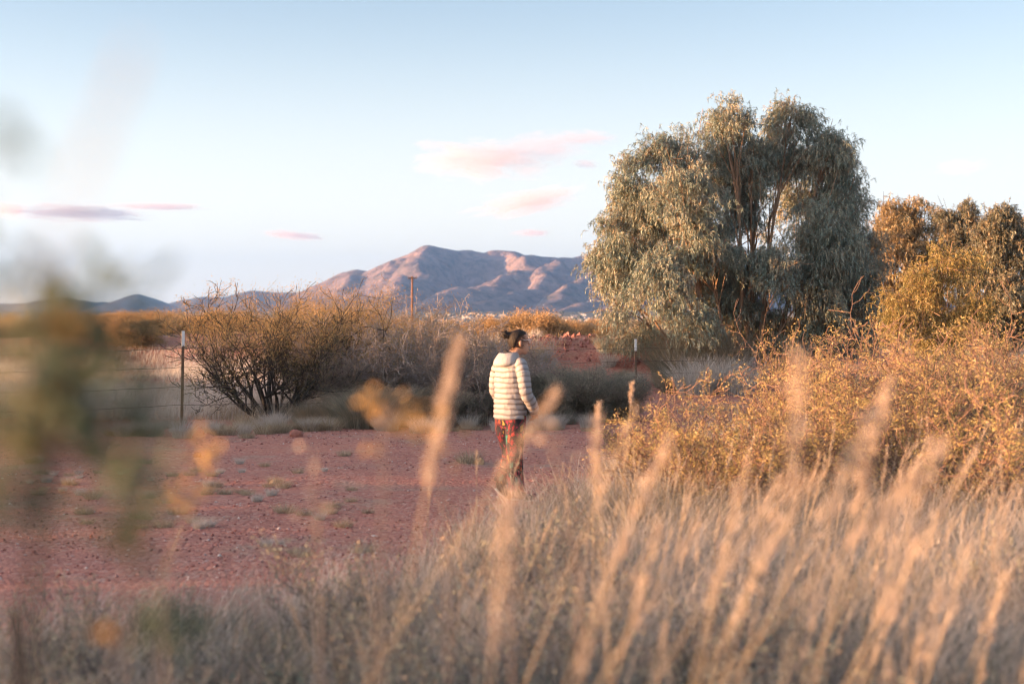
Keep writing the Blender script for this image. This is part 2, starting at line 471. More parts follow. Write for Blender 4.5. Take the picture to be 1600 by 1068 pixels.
M['hill'] = solid('dark_scrub_hill', (0.05, 0.055, 0.05), (0.11, 0.10, 0.09), 0.006)

def ridge(pts):
    return [tuple(P(a, b, c)) for a, b, c in pts]
RIDGES = [
    [(440, 480, 8600), (475, 459, 9000), (505, 442, 9050), (540, 426.5, 9100), (561, 421, 9100), (575, 423, 9100), (606, 412, 9050), (638, 397, 9000), (668, 384.5, 9000), (690, 388, 9000), (715, 392.5, 9050), (732, 391.5, 9050), (757, 394, 9000), (771, 390, 9000), (785, 391, 9000), (802, 394, 9050), (820, 400, 9100), (830, 399, 9100), (851, 402, 9100), (890, 402, 9000), (904, 407, 8950), (921, 399, 8900), (955, 392, 8900), (1010, 402, 9000), (1080, 428, 9200), (1180, 440, 9400), (1300, 462, 9500), (1450, 470, 9500), (1650, 480, 9500)],
    [(668, 386, 9000), (645, 418, 8500), (618, 440, 8000), (590, 462, 7500), (555, 484, 6900)],
    [(561, 422, 9100), (535, 448, 8500), (505, 470, 8000), (480, 484, 7600)],
    [(638, 398, 9000), (600, 436, 8350), (560, 465, 7800)],
    [(690, 389, 9000), (700, 430, 8500), (672, 462, 7900), (655, 486, 7300)],
    [(785, 392, 9000), (825, 413, 8600), (785, 427, 8150), (745, 439, 7700), (703, 451, 7250), (680, 470, 6900), (640, 492, 6300)],
    [(851, 403, 9100), (845, 432, 8400), (820, 457, 7700), (780, 465, 7200), (722, 480, 6600), (690, 492, 6100)],
    [(921, 400, 8900), (885, 415, 8500), (853, 426, 8100), (835, 440, 7800)],
    [(955, 394, 8900), (935, 420, 8300), (908, 440, 7800), (878, 466, 7200), (850, 480, 6800)],
    [(1010, 403, 9000), (965, 452, 7700), (922, 472, 7000), (890, 484, 6500), (850, 493, 6000)],
    [(1080, 430, 9200), (1010, 462, 7500), (950, 484, 6500), (905, 496, 5800)],
    [(1180, 445, 9400), (1110, 470, 7600), (1050, 488, 6700)],
    [(1300, 465, 9500), (1230, 480, 7800), (1180, 492, 6800)],
]
RW = [ridge(r) for r in RIDGES]
def mtn_z(X, Y):
    wx = X + 90 * fbm(X, Y, 700, 3, 8.0); wy = Y + 90 * fbm(X, Y, 700, 3, 9.0)
    Z = np.full(X.shape, -1e9)
    for k, r in enumerate(RW):
        for (x0, y0, h0), (x1, y1, h1) in zip(r[:-1], r[1:]):
            dx, dy = x1 - x0, y1 - y0
            ax, ay = (X, Y) if k == 0 else (wx, wy)
            t = np.clip(((ax - x0) * dx + (ay - y0) * dy) / (dx * dx + dy * dy), 0, 1)
            d = np.hypot(ax - x0 - t * dx, ay - y0 - t * dy)
            hh = h0 + t * (h1 - h0)
            sl = 0.55 if k == 0 else 0.50
            z = hh - sl * (np.sqrt(d * d + 45.0 ** 2) - 45.0)
            Z = np.maximum(Z, z)
    rg = 1 - np.abs(fbm(X, Y, 520, 5, 11.0)) * 2
    relief = np.clip((Z - 60) / 250, 0, 1)
    top = np.ones_like(Z)
    d0, _ = polydist(X, Y, RW[0]); top = sstep(40, 420, d0)
    Z = Z + (rg - 0.6) * 120 * relief * top + (0.5 - np.abs(fbm(X, Y, 260, 4, 15.0)) * 2.2) * 34 * relief * (0.3 + 0.7 * top) + fbm(X, Y, 130, 4, 12.0) * 16 * relief * (0.35 + 0.65 * top)
    return np.maximum(Z, 62 * sstep(2400, 7600, Y) - 3)
mx = np.arange(-3600, 3900, 20.0); my = np.arange(5000, 10600, 20.0)
tag(grid_mesh('mountain', mx, my, mtn_z, M['mountain']), 'large rocky mountain range lit pink by the low sun', kind='structure')

HILLS = [ridge([(-200, 478, 12600), (-100, 470, 12600), (0, 474, 12500), (40, 474, 12500), (62, 470, 12500), (88, 466, 12500), (105, 465, 12500), (125, 468, 12500), (150, 472, 12500), (162, 471, 12500), (176, 479, 12500)]),
         ridge([(150, 488, 11500), (176, 477, 11500), (190, 469, 11500), (205, 462, 11500), (213, 459, 11500), (222, 462, 11500), (235, 466.5, 11500), (248, 473, 11500), (265, 482, 11500), (300, 495, 11500)]),
         ridge([(235, 486, 12300), (262, 475, 12300), (290, 468, 12300), (315, 464, 12300), (345, 464, 12300), (358, 464, 12300), (375, 457.5, 12300), (395, 453, 12300), (415, 455, 12300), (440, 457, 12300), (478, 458, 12300), (520, 462, 12300), (600, 480, 12300)]),
         ridge([(395, 453, 12300), (385, 475, 11800), (370, 492, 11300)]),
         ridge([(105, 465, 12500), (95, 480, 12000), (80, 494, 11400)]),
         ridge([(213, 459, 11500), (205, 480, 11150), (195, 496, 10800)]),
         ridge([(315, 464, 12300), (300, 480, 11800), (280, 494, 11400)])]
def hill_z(X, Y):
    Z = np.full(X.shape, -1e9)
    for r in HILLS:
        for (x0, y0, h0), (x1, y1, h1) in zip(r[:-1], r[1:]):
            dx, dy = x1 - x0, y1 - y0
            t = np.clip(((X - x0) * dx + (Y - y0) * dy) / (dx * dx + dy * dy), 0, 1)
            d = np.hypot(X - x0 - t * dx, Y - y0 - t * dy)
            Z = np.maximum(Z, h0 + t * (h1 - h0) - 0.36 * (np.sqrt(d * d + 900) - 30))
    Z = Z + fbm(X, Y, 260, 5, 14.0) * 9
    return np.maximum(Z, 55)
def range_z(X, Y):
    d, h = polydist(X, Y, [(-4900, 5200, 260), (-4700, 6500, 430), (-4900, 7600, 380), (-5300, 8800, 400), (-5500, 9300, 200)])
    z = h * (1 + 0.16 * fbm(X, Y, 600, 5, 17.0)) - 0.45 * d + fbm(X, Y, 240, 4, 18.0) * 22
    return np.maximum(z, 62 * sstep(2400, 7600, Y) - 3)
tag(grid_mesh('hill_range', np.arange(-6140, -3700, 50.0), np.arange(4400, 9900, 50.0), range_z, M['mountain']), 'dark hill range beyond the left edge of the photo', kind='structure')
tag(grid_mesh('hills', np.arange(-6150, -600, 24.0), np.arange(10300, 13600, 24.0), hill_z, M['hill']), 'low dark blue hills on the left horizon', kind='structure')

# ------------------------------------------------------------------ clouds
def cloud_material(name, dens, nscale, seed, col=(0.95, 0.84, 0.86)):
    m, t, out = nodemat(name)
    tc = t.nodes.new('ShaderNodeTexCoord'); ob = tc.outputs['Object']   # unit ellipsoid space
    mp = t.nodes.new('ShaderNodeMapping'); mp.inputs['Location'].default_value = (seed, seed * 0.7, seed * 1.3)
    mp.inputs['Scale'].default_value = (nscale * 0.75, 0.9, 2.1)
    t.links.new(ob, mp.inputs[0])
    n = tex_noise(t, 2.0, 7, 0.68, mp.outputs[0], 0.6)
    ln = t.nodes.new('ShaderNodeVectorMath'); ln.operation = 'LENGTH'; t.links.new(ob, ln.inputs[0])
    mr = t.nodes.new('ShaderNodeMapRange'); mr.inputs[1].default_value = 0.15; mr.inputs[2].default_value = 1.0
    mr.inputs[3].default_value = 0.24; mr.inputs[4].default_value = -0.30
    t.links.new(ln.outputs['Value'], mr.inputs[0])
    ad = t.nodes.new('ShaderNodeMath'); ad.operation = 'ADD'
    t.links.new(n.outputs[0], ad.inputs[0]); t.links.new(mr.outputs[0], ad.inputs[1])
    r = t.nodes.new('ShaderNodeMapRange'); r.inputs[1].default_value = 0.45; r.inputs[2].default_value = 0.75
    r.inputs[3].default_value = 0; r.inputs[4].default_value = dens
    t.links.new(ad.outputs[0], r.inputs[0])
    v = t.nodes.new('ShaderNodeVolumePrincipled'); v.inputs['Color'].default_value = (*col, 1)
    v.inputs['Anisotropy'].default_value = 0.0
    t.links.new(r.outputs[0], v.inputs['Density'])
    t.links.new(v.outputs[0], out.inputs['Volume'])
    return m

def ico_arrays(sub=2):
    import bmesh
    bm = bmesh.new(); bmesh.ops.create_icosphere(bm, subdivisions=sub, radius=1.0)
    V = np.array([v.co[:] for v in bm.verts]); T = np.array([[v.index for v in f.verts] for f in bm.faces])
    bm.free(); return V, T
ICO1 = ico_arrays(1); ICO2 = ico_arrays(2); ICO3 = ico_arrays(3)
CLOUDS = [
    (750, 252, 110, 30, 2, 'broad peach and lilac cloud above the mountain', 0.0030, 2.0),
    (840, 235, 90, 28, -4, 'lilac wispy cloud joined to the right of the peach cloud', 0.0022, 2.0),
    (915, 216, 55, 13, 3, 'thin grey violet wisp left of the tall gum tree', 0.0022, 2.0),
    (915, 257, 26, 7, 5, 'tiny grey cloud streak just left of the tall gum tree', 0.0030, 1.5),
    (825, 316, 98, 19, -11, 'bright pink cloud rising to the right, under the broad peach cloud', 0.0036, 2.0),
    (830, 364, 31, 6, 0, 'small grey flat cloud low above the mountain ridge', 0.0050, 1.5),
    (125, 333, 118, 14, 2, 'dark violet long cloud low in the left sky', 0.0070, 1.8),
    (15, 328, 34, 13, 0, 'salmon cloud at the left edge of the photo', 0.0060, 1.5),
    (245, 323, 90, 6, 1, 'thin pinkish streak of cloud right of the dark violet cloud', 0.0060, 2.5),
    (460, 368, 58, 7, 5, 'narrow pinkish cloud above the left shoulder of the mountain', 0.0050, 2.0),
    (1500, 262, 48, 12, -3, 'faint lilac cloud above the right-hand trees', 0.0016, 1.8),
]
for k, (cx, cy_, hw, hh, tilt, lab, dens, ns) in enumerate(CLOUDS):
    D = 20000.0
    V, T = ICO3
    o = mesh_obj('cloud', V, [T], cloud_material('cloud_vapour', dens * (1.0 if k in (0, 4) else (0.8 if k != 6 else 0.9)), ns * 1.2, 3.1 * k + 1.7, (0.50, 0.46, 0.55) if k in (6, 3) else ((0.62, 0.50, 0.56) if k in (1, 2, 5, 8, 9, 10) else (0.78, 0.58, 0.56))), smooth=True)  # violet shade and low-sun mauve and peach are put into the vapour colour
    o.location = P(cx, cy_, D)
    o.scale = (hw / F * D * 1.5, 420, hh / F * D * 1.7)
    o.rotation_euler = (0, R(tilt), 0)
    tag(o, lab, 'cloud')

# ------------------------------------------------------------------ haze
hm, ht, hout = nodemat('haze_air')
hv = ht.nodes.new('ShaderNodeVolumePrincipled')
hv.inputs['Color'].default_value = (0.36, 0.60, 1.0, 1)
hv.inputs['Density'].default_value = 6.8e-5
hv.inputs['Anisotropy'].default_value = 0.80
ht.links.new(hv.outputs[0], hout.inputs['Volume'])
x0, x1, y0, y1, z0, z1 = -6200, 9000, -3100, 13800, -4, 640
V = [(x, y, z) for z in (z0, z1) for y in (y0, y1) for x in (x0, x1)]
hz = mesh_obj('haze', V, [[(0, 2, 3, 1), (4, 5, 7, 6), (0, 1, 5, 4), (2, 6, 7, 3), (0, 4, 6, 2), (1, 3, 7, 5)]], hm)
tag(hz, 'thin bluish evening haze over the plain', kind='stuff')

# ------------------------------------------------------------------ plants: woody skeleton
def skeleton(n_stems, height, spread, rng, levels=3, wig=0.35, r0=0.03, up=0.25, nseg=6, kids=3, base_r=0.15, flat=1.0, taper=0.72, shrink=0.62):
    """returns segments (A,B,ra,rb) and twig ends (pos, dir)"""
    A = []; B = []; RA = []; RB = []; tips = []
    def grow(p, d, L, r, lev):
        n = max(3, int(nseg - lev)); sl = L / n
        rr = r
        for i in range(n):
            d = d + rng.normal(0, wig, 3) * (0.5 + 0.25 * lev); d[2] += up * (0.35 if lev else 0.15)
            d /= np.linalg.norm(d)
            q = p + d * sl
            r2 = r * (1 - (i + 1) / n * taper)
            A.append(p); B.append(q); RA.append(rr); RB.append(r2)
            rr = r2; p = q
            if lev < levels and i >= (1 if lev == 0 else 0):
                for _ in range(rng.integers(1, kids + 1) if lev < levels - 1 else rng.integers(1, kids + 2)):
                    dd = d + rng.normal(0, 0.75, 3); dd[2] = dd[2] * 0.7 + up
                    dd /= np.linalg.norm(dd)
                    grow(p, dd, L * shrink * rng.uniform(0.6, 1.1), r2 * 0.6, lev + 1)
            elif lev >= levels:
                tips.append((p.copy(), d.copy()))
        if lev >= levels - 1: tips.append((p.copy(), d.copy()))
    for k in range(n_stems):
        an = 2 * np.pi * (k + rng.uniform(-0.3, 0.3)) / n_stems
        e = rng.uniform(0.25, 1.0) * spread
        d = np.array([math.cos(an) * e, math.sin(an) * e * flat, 1.0]); d /= np.linalg.norm(d)
        p = np.array([math.cos(an), math.sin(an) * flat, 0]) * base_r * rng.uniform(0.2, 1)
        grow(p, d, height * rng.uniform(0.55, 0.8), r0 * rng.uniform(0.6, 1.1), 0)
    T = np.array([t[0] for t in tips]); D = np.array([t[1] for t in tips])
    return np.array(A), np.array(B), np.array(RA), np.array(RB), T, D

def make_bush(name, label, cat, seed, n_stems, height, spread, leaf, bark, group=None, per_tip=10, ll=0.035, lw=0.008, spreadr=0.06, leaf_zmin=0.2,
              loc=(0, 0, 0), rz=0, scale=1.0, tint_by_h=True, sides=4, minr=0.0022, leaf_prob=1.0, lowp=0.12, skirt=0, **kw):
    rng = np.random.default_rng(seed)
    A, B, RA, RB, T, D = skeleton(n_stems, height, spread, rng, **kw)
    zmax = np.percentile(T[:, 2], 98)
    for arr in (A, B, T):
        arr[:, 2] = np.maximum(arr[:, 2], 0.01) * (height / zmax)
    root = empty(name, loc, rz, label, cat, group, scale)
    s = Soup(); s.segs(A, B, np.maximum(RA, minr), np.maximum(RB, minr), sides)
    s.build('stems', M[bark], root)
    f = Soup()
    keep = rng.random(len(T)) < leaf_prob * np.clip((T[:, 2] / height - leaf_zmin) * 3, lowp, 1)
    T = T[keep]; D = D[keep]
    n = len(T) * per_tip
    if n:
        Pp = np.repeat(T, per_tip, 0) + rng.normal(0, spreadr, (n, 3))
        DD = np.repeat(D, per_tip, 0) + rng.normal(0, 0.7, (n, 3))
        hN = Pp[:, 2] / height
        tint = np.clip(rng.normal(0.5, 0.17, n) + (0.35 * (hN - 0.6) if tint_by_h else 0), 0, 1)  # tint rises with height: sunlit tops put into the leaf colour
        f.leaves(Pp, DD, rng.uniform(0.6, 1.2, n) * ll, rng.uniform(0.7, 1.2, n) * lw, tint, 0.15, rng)
        f.build('foliage', M[leaf], root)
    if skirt:
        g = Soup(); m = skirt
        an = rng.uniform(0, 2 * np.pi, m); rr = np.sqrt(rng.random(m)) * height * 0.55
        pp = np.stack([np.cos(an) * rr, np.sin(an) * rr, 0 * rr], 1)
        g.blades(pp, rng.uniform(0.15, 0.5, m), rng.normal(0, 0.4, (m, 2)), 0.006, rng.uniform(0.1, 0.9, m), rng=rng)
        g.build('dry_litter', M['straw'], root)
    return root

# ------------------------------------------------------------------ gum trees (drooping narrow leaves)
def make_gum(name, label, base, lobes, leaf, bark, seed, n_strand, leaf_l=0.12, leaf_w=0.016, stems=None, group=None, strand_len=0.6, per=16, thick=0.10, droop=1.0, depth_r=0.9):
    rng = np.random.default_rng(seed)
    base = np.array(base, float)
    root = empty(name, tuple(base), 0, label, 'tree', group)
    lob = []
    for l in lobes:
        c = P(l[0], l[1], base[1] + l[4]) - base
        d = base[1] + l[4]
        rx = l[2] / F * d; rz = l[3] / F * d
        lob.append((c, np.array([rx, max(0.55, (rx + rz) / 2 * depth_r), rz]), l[5] if len(l) > 5 else 1.0))
    # stems to each lobe
    tr = Soup(); lm = Soup()
    main = []
    stems = stems or [(-0.3, 0.0), (0.1, 0.1), (0.35, -0.1)]
    joints = []
    for sx_, sy_ in stems:
        joints.append(np.array([sx_, sy_, 0.0]))
    for k, (c, r, dn) in enumerate(lob):
        j = joints[int(np.argmin([abs(c[0] * 0.35 - q[0]) + rng.uniform(0, 0.25) for q in joints]))]
        p = j + rng.normal(0, 0.05, 3) * np.array([1, 1, 0])
        end = c - np.array([0, 0, r[2] * 0.1])
        n = 9; rad = thick * rng.uniform(0.35, 1.0) * (0.6 + 0.4 * min(1, c[2] / 5))
        ctrl = p + (end - p) * np.array([0.35, 0.35, 0.60]) + rng.normal(0, 0.2, 3)
        pts = [(1 - t) ** 2 * p + 2 * t * (1 - t) * ctrl + t * t * end + rng.normal(0, 0.03, 3) * (0 < i < n) for i, t in enumerate(np.linspace(0, 1, n + 1))]
        rs = rad * (1 - 0.8 * np.linspace(0, 1, n + 1))
        pts = np.array(pts)
        lm_ = Soup() if k % 3 == 0 else lm
        lm_.segs(pts[:-1], pts[1:], rs[:-1], rs[1:], 7)
        if k % 3 == 0: lm_.build('trunk', M[bark], root, True)
        # side limbs inside the lobe
        m = 14
        ends = c + rng.normal(0, 0.55, (m, 3)) * r
        st = pts[rng.integers(5, n + 1, m)]
        mid = (st + ends) / 2 + rng.normal(0, 0.08, (m, 3)) + np.array([0, 0, 0.12])
        lm.segs(st, mid, rad * 0.25, rad * 0.16, 5); lm.segs(mid, ends, rad * 0.16, 0.006, 5)
    lm.build('limb', M[bark], root, True)
    # strands of leaves
    wts = np.array([(r[0] * r[2]) * dn for c, r, dn in lob]); wts /= wts.sum()
    f = Soup(); tw = Soup()
    for (c, r, dn), wgt in zip(lob, wts):
        ns = max(6, int(n_strand * wgt))
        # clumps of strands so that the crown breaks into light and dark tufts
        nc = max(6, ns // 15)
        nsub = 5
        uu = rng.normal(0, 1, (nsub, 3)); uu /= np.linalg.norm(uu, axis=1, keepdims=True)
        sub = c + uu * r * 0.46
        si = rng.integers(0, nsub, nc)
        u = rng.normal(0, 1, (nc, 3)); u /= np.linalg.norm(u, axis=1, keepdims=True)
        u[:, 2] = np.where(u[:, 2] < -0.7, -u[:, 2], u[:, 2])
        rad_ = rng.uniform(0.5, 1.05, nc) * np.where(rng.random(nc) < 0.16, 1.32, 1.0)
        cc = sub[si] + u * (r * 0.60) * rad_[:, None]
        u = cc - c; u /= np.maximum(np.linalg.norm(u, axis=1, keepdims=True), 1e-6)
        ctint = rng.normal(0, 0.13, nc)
        ci = rng.integers(0, nc, ns)
        st = cc[ci] + rng.normal(0, 0.12, (ns, 3)) * np.array([1.1, 1.1, 0.9])
        out = u[ci] + rng.normal(0, 0.45, (ns, 3)); out[:, 2] = out[:, 2] * 0.5 + 0.1
        out /= np.linalg.norm(out, axis=1, keepdims=True)
        sl = strand_len * rng.uniform(0.5, 1.25, ns)
        tt = np.linspace(0.05, 1, per)
        # path: out then down
        path = st[:, None] + out[:, None] * (sl[:, None] * 0.55 * (1 - (1 - tt[None]) ** 2))[:, :, None]
        path[:, :, 2] += sl[:, None] * (0.35 * tt[None] - 0.95 * droop * tt[None] ** 2)
        dirs = np.gradient(path, axis=1)
        Pp = path.reshape(-1, 3); DD = dirs.reshape(-1, 3)
        DD = DD / np.maximum(np.linalg.norm(DD, axis=1, keepdims=True), 1e-9)
        n = len(Pp)
        DD = DD + rng.normal(0, 0.42, (n, 3)); DD[:, 2] -= 0.45 * droop
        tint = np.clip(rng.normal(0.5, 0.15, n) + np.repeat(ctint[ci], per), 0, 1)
        f.leaves(Pp, DD, rng.uniform(0.6, 1.2, n) * leaf_l, rng.uniform(0.7, 1.2, n) * leaf_w, tint, 0.1, rng)
        h = per // 2
        tw.segs(path[:, 0], path[:, h], 0.004, 0.003, 3); tw.segs(path[:, h], path[:, -1], 0.003, 0.0015, 3)
    tw.build('twigs', M['red_twig'], root)
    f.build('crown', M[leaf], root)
    return root

gx = GX(1165, 37)
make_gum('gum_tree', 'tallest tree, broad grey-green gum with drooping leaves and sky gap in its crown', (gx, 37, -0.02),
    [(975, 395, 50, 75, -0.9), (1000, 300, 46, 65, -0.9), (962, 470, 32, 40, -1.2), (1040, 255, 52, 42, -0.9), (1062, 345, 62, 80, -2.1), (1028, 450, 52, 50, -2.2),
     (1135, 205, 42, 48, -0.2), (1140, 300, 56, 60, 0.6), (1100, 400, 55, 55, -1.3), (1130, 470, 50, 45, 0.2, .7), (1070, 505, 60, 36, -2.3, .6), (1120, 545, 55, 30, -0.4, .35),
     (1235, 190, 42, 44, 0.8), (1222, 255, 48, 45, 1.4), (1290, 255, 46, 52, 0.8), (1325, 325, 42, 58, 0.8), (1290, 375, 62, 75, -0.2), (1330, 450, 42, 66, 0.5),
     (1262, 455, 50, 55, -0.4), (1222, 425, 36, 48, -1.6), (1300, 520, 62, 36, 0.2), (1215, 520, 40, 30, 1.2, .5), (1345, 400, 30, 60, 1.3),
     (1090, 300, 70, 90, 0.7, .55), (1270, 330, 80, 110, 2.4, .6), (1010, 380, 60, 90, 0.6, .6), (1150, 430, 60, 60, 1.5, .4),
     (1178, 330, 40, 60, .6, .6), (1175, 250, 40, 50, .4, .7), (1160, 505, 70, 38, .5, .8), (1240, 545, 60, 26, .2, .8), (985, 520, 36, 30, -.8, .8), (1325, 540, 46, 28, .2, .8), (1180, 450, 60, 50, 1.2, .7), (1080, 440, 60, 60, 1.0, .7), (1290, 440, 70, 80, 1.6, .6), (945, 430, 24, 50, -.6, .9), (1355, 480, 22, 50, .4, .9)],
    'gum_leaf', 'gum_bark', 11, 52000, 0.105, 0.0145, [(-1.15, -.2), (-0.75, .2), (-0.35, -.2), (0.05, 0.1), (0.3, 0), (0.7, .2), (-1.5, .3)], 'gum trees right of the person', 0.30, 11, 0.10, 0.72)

gt = 'gum trees right of the person'
make_gum('gum_tree', 'rust-coloured gum tree just behind the right side of the tallest tree', (GX(1425, 52), 52, 0),
    [(1425, 345, 42, 40, 0), (1400, 400, 42, 60, -.5), (1445, 400, 40, 55, .5), (1410, 470, 50, 55, 0), (1450, 480, 40, 50, .5), (1385, 360, 22, 35, .3), (1372, 430, 26, 60, .4), (1380, 500, 30, 45, .2)],
    'rust_leaf', 'dark_bark', 21, 6500, 0.15, 0.028, [(-.5, 0), (.3, .2)], gt, 0.34, 10, 0.08, 0.7)
make_gum('gum_tree', 'brown-green sparse gum tree between the rust-coloured tree and the dark one', (GX(1492, 56), 56, 0),
    [(1490, 335, 28, 32, 0), (1475, 385, 30, 45, 0), (1512, 360, 26, 45, 0), (1500, 420, 42, 55, .5), (1510, 490, 45, 45, .5)],
    'dark_leaf', 'dark_bark', 22, 4300, 0.15, 0.028, [(-.3, 0), (.3, .2)], gt, 0.38, 10, 0.07, 0.7)
make_gum('gum_tree', 'dark green dense gum tree near the right edge of the photo', (GX(1560, 50), 50, 0),
    [(1565, 350, 32, 30, 0), (1545, 400, 36, 50, 0), (1580, 410, 34, 55, 0), (1555, 470, 50, 55, -.5), (1590, 500, 40, 50, 0), (1530, 520, 45, 40, -.5)],
    'dark_leaf', 'dark_bark', 23, 7500, 0.15, 0.028, [(-.3, 0), (.3, .2)], gt, 0.38, 10, 0.07, 0.7)
make_gum('gum_tree', 'orange-lit gum tree cut off by the right edge of the photo', (GX(1630, 54), 54, 0),
    [(1612, 365, 30, 32, 0), (1625, 420, 42, 60, 0), (1605, 480, 36, 50, 0), (1650, 370, 40, 50, 0), (1650, 480, 40, 60, 0)],
    'rust_leaf', 'dark_bark', 24, 2800, 0.15, 0.028, [(-.3, 0), (.3, .2)], gt, 0.38, 10, 0.07, 0.7)
make_gum('weeping_shrub', 'golden weeping shrub with arching tips in front of the dark gum trees', (GX(1450, 31), 31, 0),
    [(1480, 415, 26, 24, 0), (1505, 430, 24, 30, 0), (1445, 450, 26, 26, 0), (1420, 480, 28, 30, 0), (1480, 480, 40, 40, 0), (1400, 520, 30, 30, 0), (1450, 535, 50, 35, 0), (1520, 500, 26, 36, 0)],
    'gold_leaf', 'gum_bark', 25, 2600, 0.10, 0.013, [(-.3, 0), (.3, .2), (0, 0)], None, 0.36, 12, 0.04, 0.55)
# bare shoots that stick up above the dark tree
sh = Soup()
rb = np.random.default_rng(5)
for k in range(9):
    b = P(1530 + rb.uniform(-14, 22), 345, 51); e = P(1530 + rb.uniform(-10, 32), rb.uniform(275, 315), 51)
    sh.segs([b], [e], 0.014, 0.004, 4)
bb = np.array([GX(1560, 50), 50, 0])
bare = Soup()

# ------------------------------------------------------------------ bushes
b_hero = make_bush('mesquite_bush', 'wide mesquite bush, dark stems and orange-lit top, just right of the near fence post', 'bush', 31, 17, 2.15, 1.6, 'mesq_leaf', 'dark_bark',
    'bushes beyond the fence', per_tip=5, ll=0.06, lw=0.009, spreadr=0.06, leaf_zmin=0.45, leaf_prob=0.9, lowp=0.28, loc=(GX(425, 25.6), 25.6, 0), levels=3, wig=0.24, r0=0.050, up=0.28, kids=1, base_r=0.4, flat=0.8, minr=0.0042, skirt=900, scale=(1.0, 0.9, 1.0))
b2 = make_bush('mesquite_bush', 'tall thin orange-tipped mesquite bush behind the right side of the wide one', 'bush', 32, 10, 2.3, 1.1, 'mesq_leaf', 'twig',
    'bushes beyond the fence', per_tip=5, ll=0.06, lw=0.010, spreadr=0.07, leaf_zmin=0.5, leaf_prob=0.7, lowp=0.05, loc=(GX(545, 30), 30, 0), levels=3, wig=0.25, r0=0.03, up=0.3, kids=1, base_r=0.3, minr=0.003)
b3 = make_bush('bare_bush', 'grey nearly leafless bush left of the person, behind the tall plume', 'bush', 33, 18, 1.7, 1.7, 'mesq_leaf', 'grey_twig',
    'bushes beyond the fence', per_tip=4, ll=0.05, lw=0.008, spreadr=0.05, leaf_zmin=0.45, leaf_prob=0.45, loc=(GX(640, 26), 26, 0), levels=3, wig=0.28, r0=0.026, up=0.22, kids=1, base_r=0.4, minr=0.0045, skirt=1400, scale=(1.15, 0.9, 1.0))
b4 = make_bush('bare_bush', 'dark bare bush directly behind the person, on the left', 'bush', 34, 16, 1.45, 1.6, 'grey_leaf', 'twig',
    'bushes beyond the fence', per_tip=3, ll=0.04, lw=0.007, spreadr=0.05, leaf_zmin=-0.2, leaf_prob=0.25, loc=(GX(735, 24.5), 24.5, 0), levels=3, wig=0.28, r0=0.022, up=0.2, kids=1, base_r=0.3, minr=0.0045, skirt=900)
b5 = make_bush('creosote_bush', 'low grey-green bush behind the right arm of the person', 'bush', 35, 14, 0.82, 1.9, 'grey_leaf', 'twig',
    'bushes beyond the fence', per_tip=6, ll=0.04, lw=0.009, spreadr=0.05, leaf_zmin=-0.4, leaf_prob=0.6, loc=(GX(862, 25), 25, 0), levels=3, wig=0.28, r0=0.018, up=0.2, kids=2, base_r=0.3, minr=0.0025, skirt=900)
copy_thing(b5, (GX(940, 25.5), 25.5, 0), 2.1, (1.15, 1.0, 0.95), 'low dark green bush between the person and the far fence post', 'bushes beyond the fence')
copy_thing(b5, (GX(880, 28), 28, 0), 4.1, 0.8, 'low dull bush at the foot of the red dirt bank, right of the person', 'bushes beyond the fence')
copy_thing(b3, (GX(560, 33), 33, 0), 1.3, 1.1, 'grey leafless bush in the gap right of the tall thin mesquite', 'bushes beyond the fence')
copy_thing(b3, (GX(705, 32), 32, 0), 3.3, 1.0, 'grey leafless bush behind the dark bare one, under the utility pole', 'bushes beyond the fence')
copy_thing(b5, (GX(590, 24.3), 24.3, 0), 0.7, (1.0, 0.8, 0.62), 'low rounded bush at the track edge, right of the wide mesquite', 'bushes beyond the fence')
copy_thing(b5, (GX(690, 24.0), 24.0, 0), 1.7, (1.1, 0.8, 0.66), 'low rounded bush at the track edge, left of the person', 'bushes beyond the fence')
copy_thing(b2, (GX(470, 34), 34, 0), 2.7, 1.0, 'orange-tipped mesquite bush behind the wide one', 'bushes beyond the fence')
copy_thing(b2, (GX(345, 36), 36, 0), 4.2, 0.92, 'orange-tipped mesquite bush just right of and behind the near fence post', 'bushes beyond the fence')

for px_b, d_b, sc_b, src_b, lb in ((600, 28.5, 0.95, b3, 'just left of the tall plume, second row'), (672, 28, 0.92, b4, 'right of the tall plume, second row'), (770, 29, 0.95, b3, 'behind the head of the person'), (545, 27, 1.05, b3, 'between the wide mesquite and the tall plume'), (715, 26.5, 0.95, b3, 'left of the person, first row'), (585, 31, 0.95, b2, 'with an orange top left of the utility pole'),
        (505, 29, 1.0, b4, 'behind the right half of the wide mesquite'), (580, 25.6, 0.85, b4, 'right beside the wide mesquite, first row')):
    copy_thing(src_b, (GX(px_b, d_b), d_b, 0), px_b * 0.7, sc_b, 'grey leafless bush %s' % lb, 'bushes beyond the fence')

# near right mesquites with amber leaves
r1 = make_bush('amber_mesquite', 'amber-leaved mesquite with reddish branches in front of the tall gum tree', 'bush', 41, 15, 1.25, 1.5, 'amber_leaf', 'red_twig',
    'amber mesquites on the right', per_tip=8, ll=0.042, lw=0.007, spreadr=0.026, leaf_zmin=0.15, leaf_prob=0.24, loc=(GX(1180, 11.5), 11.5, 0), levels=3, wig=0.26, r0=0.022, up=0.24, kids=1, base_r=0.25, minr=0.0030, sides=5, nseg=6)
r2 = make_bush('amber_mesquite', 'largest amber mesquite with bare red branch tips, in front of the weeping shrub', 'bush', 42, 15, 1.62, 1.25, 'amber_leaf', 'red_twig',
    'amber mesquites on the right', per_tip=8, ll=0.042, lw=0.007, spreadr=0.026, leaf_zmin=0.15, leaf_prob=0.24, loc=(GX(1400, 13), 13, 0), levels=3, wig=0.26, r0=0.024, up=0.26, kids=1, base_r=0.3, minr=0.0030, sides=5)
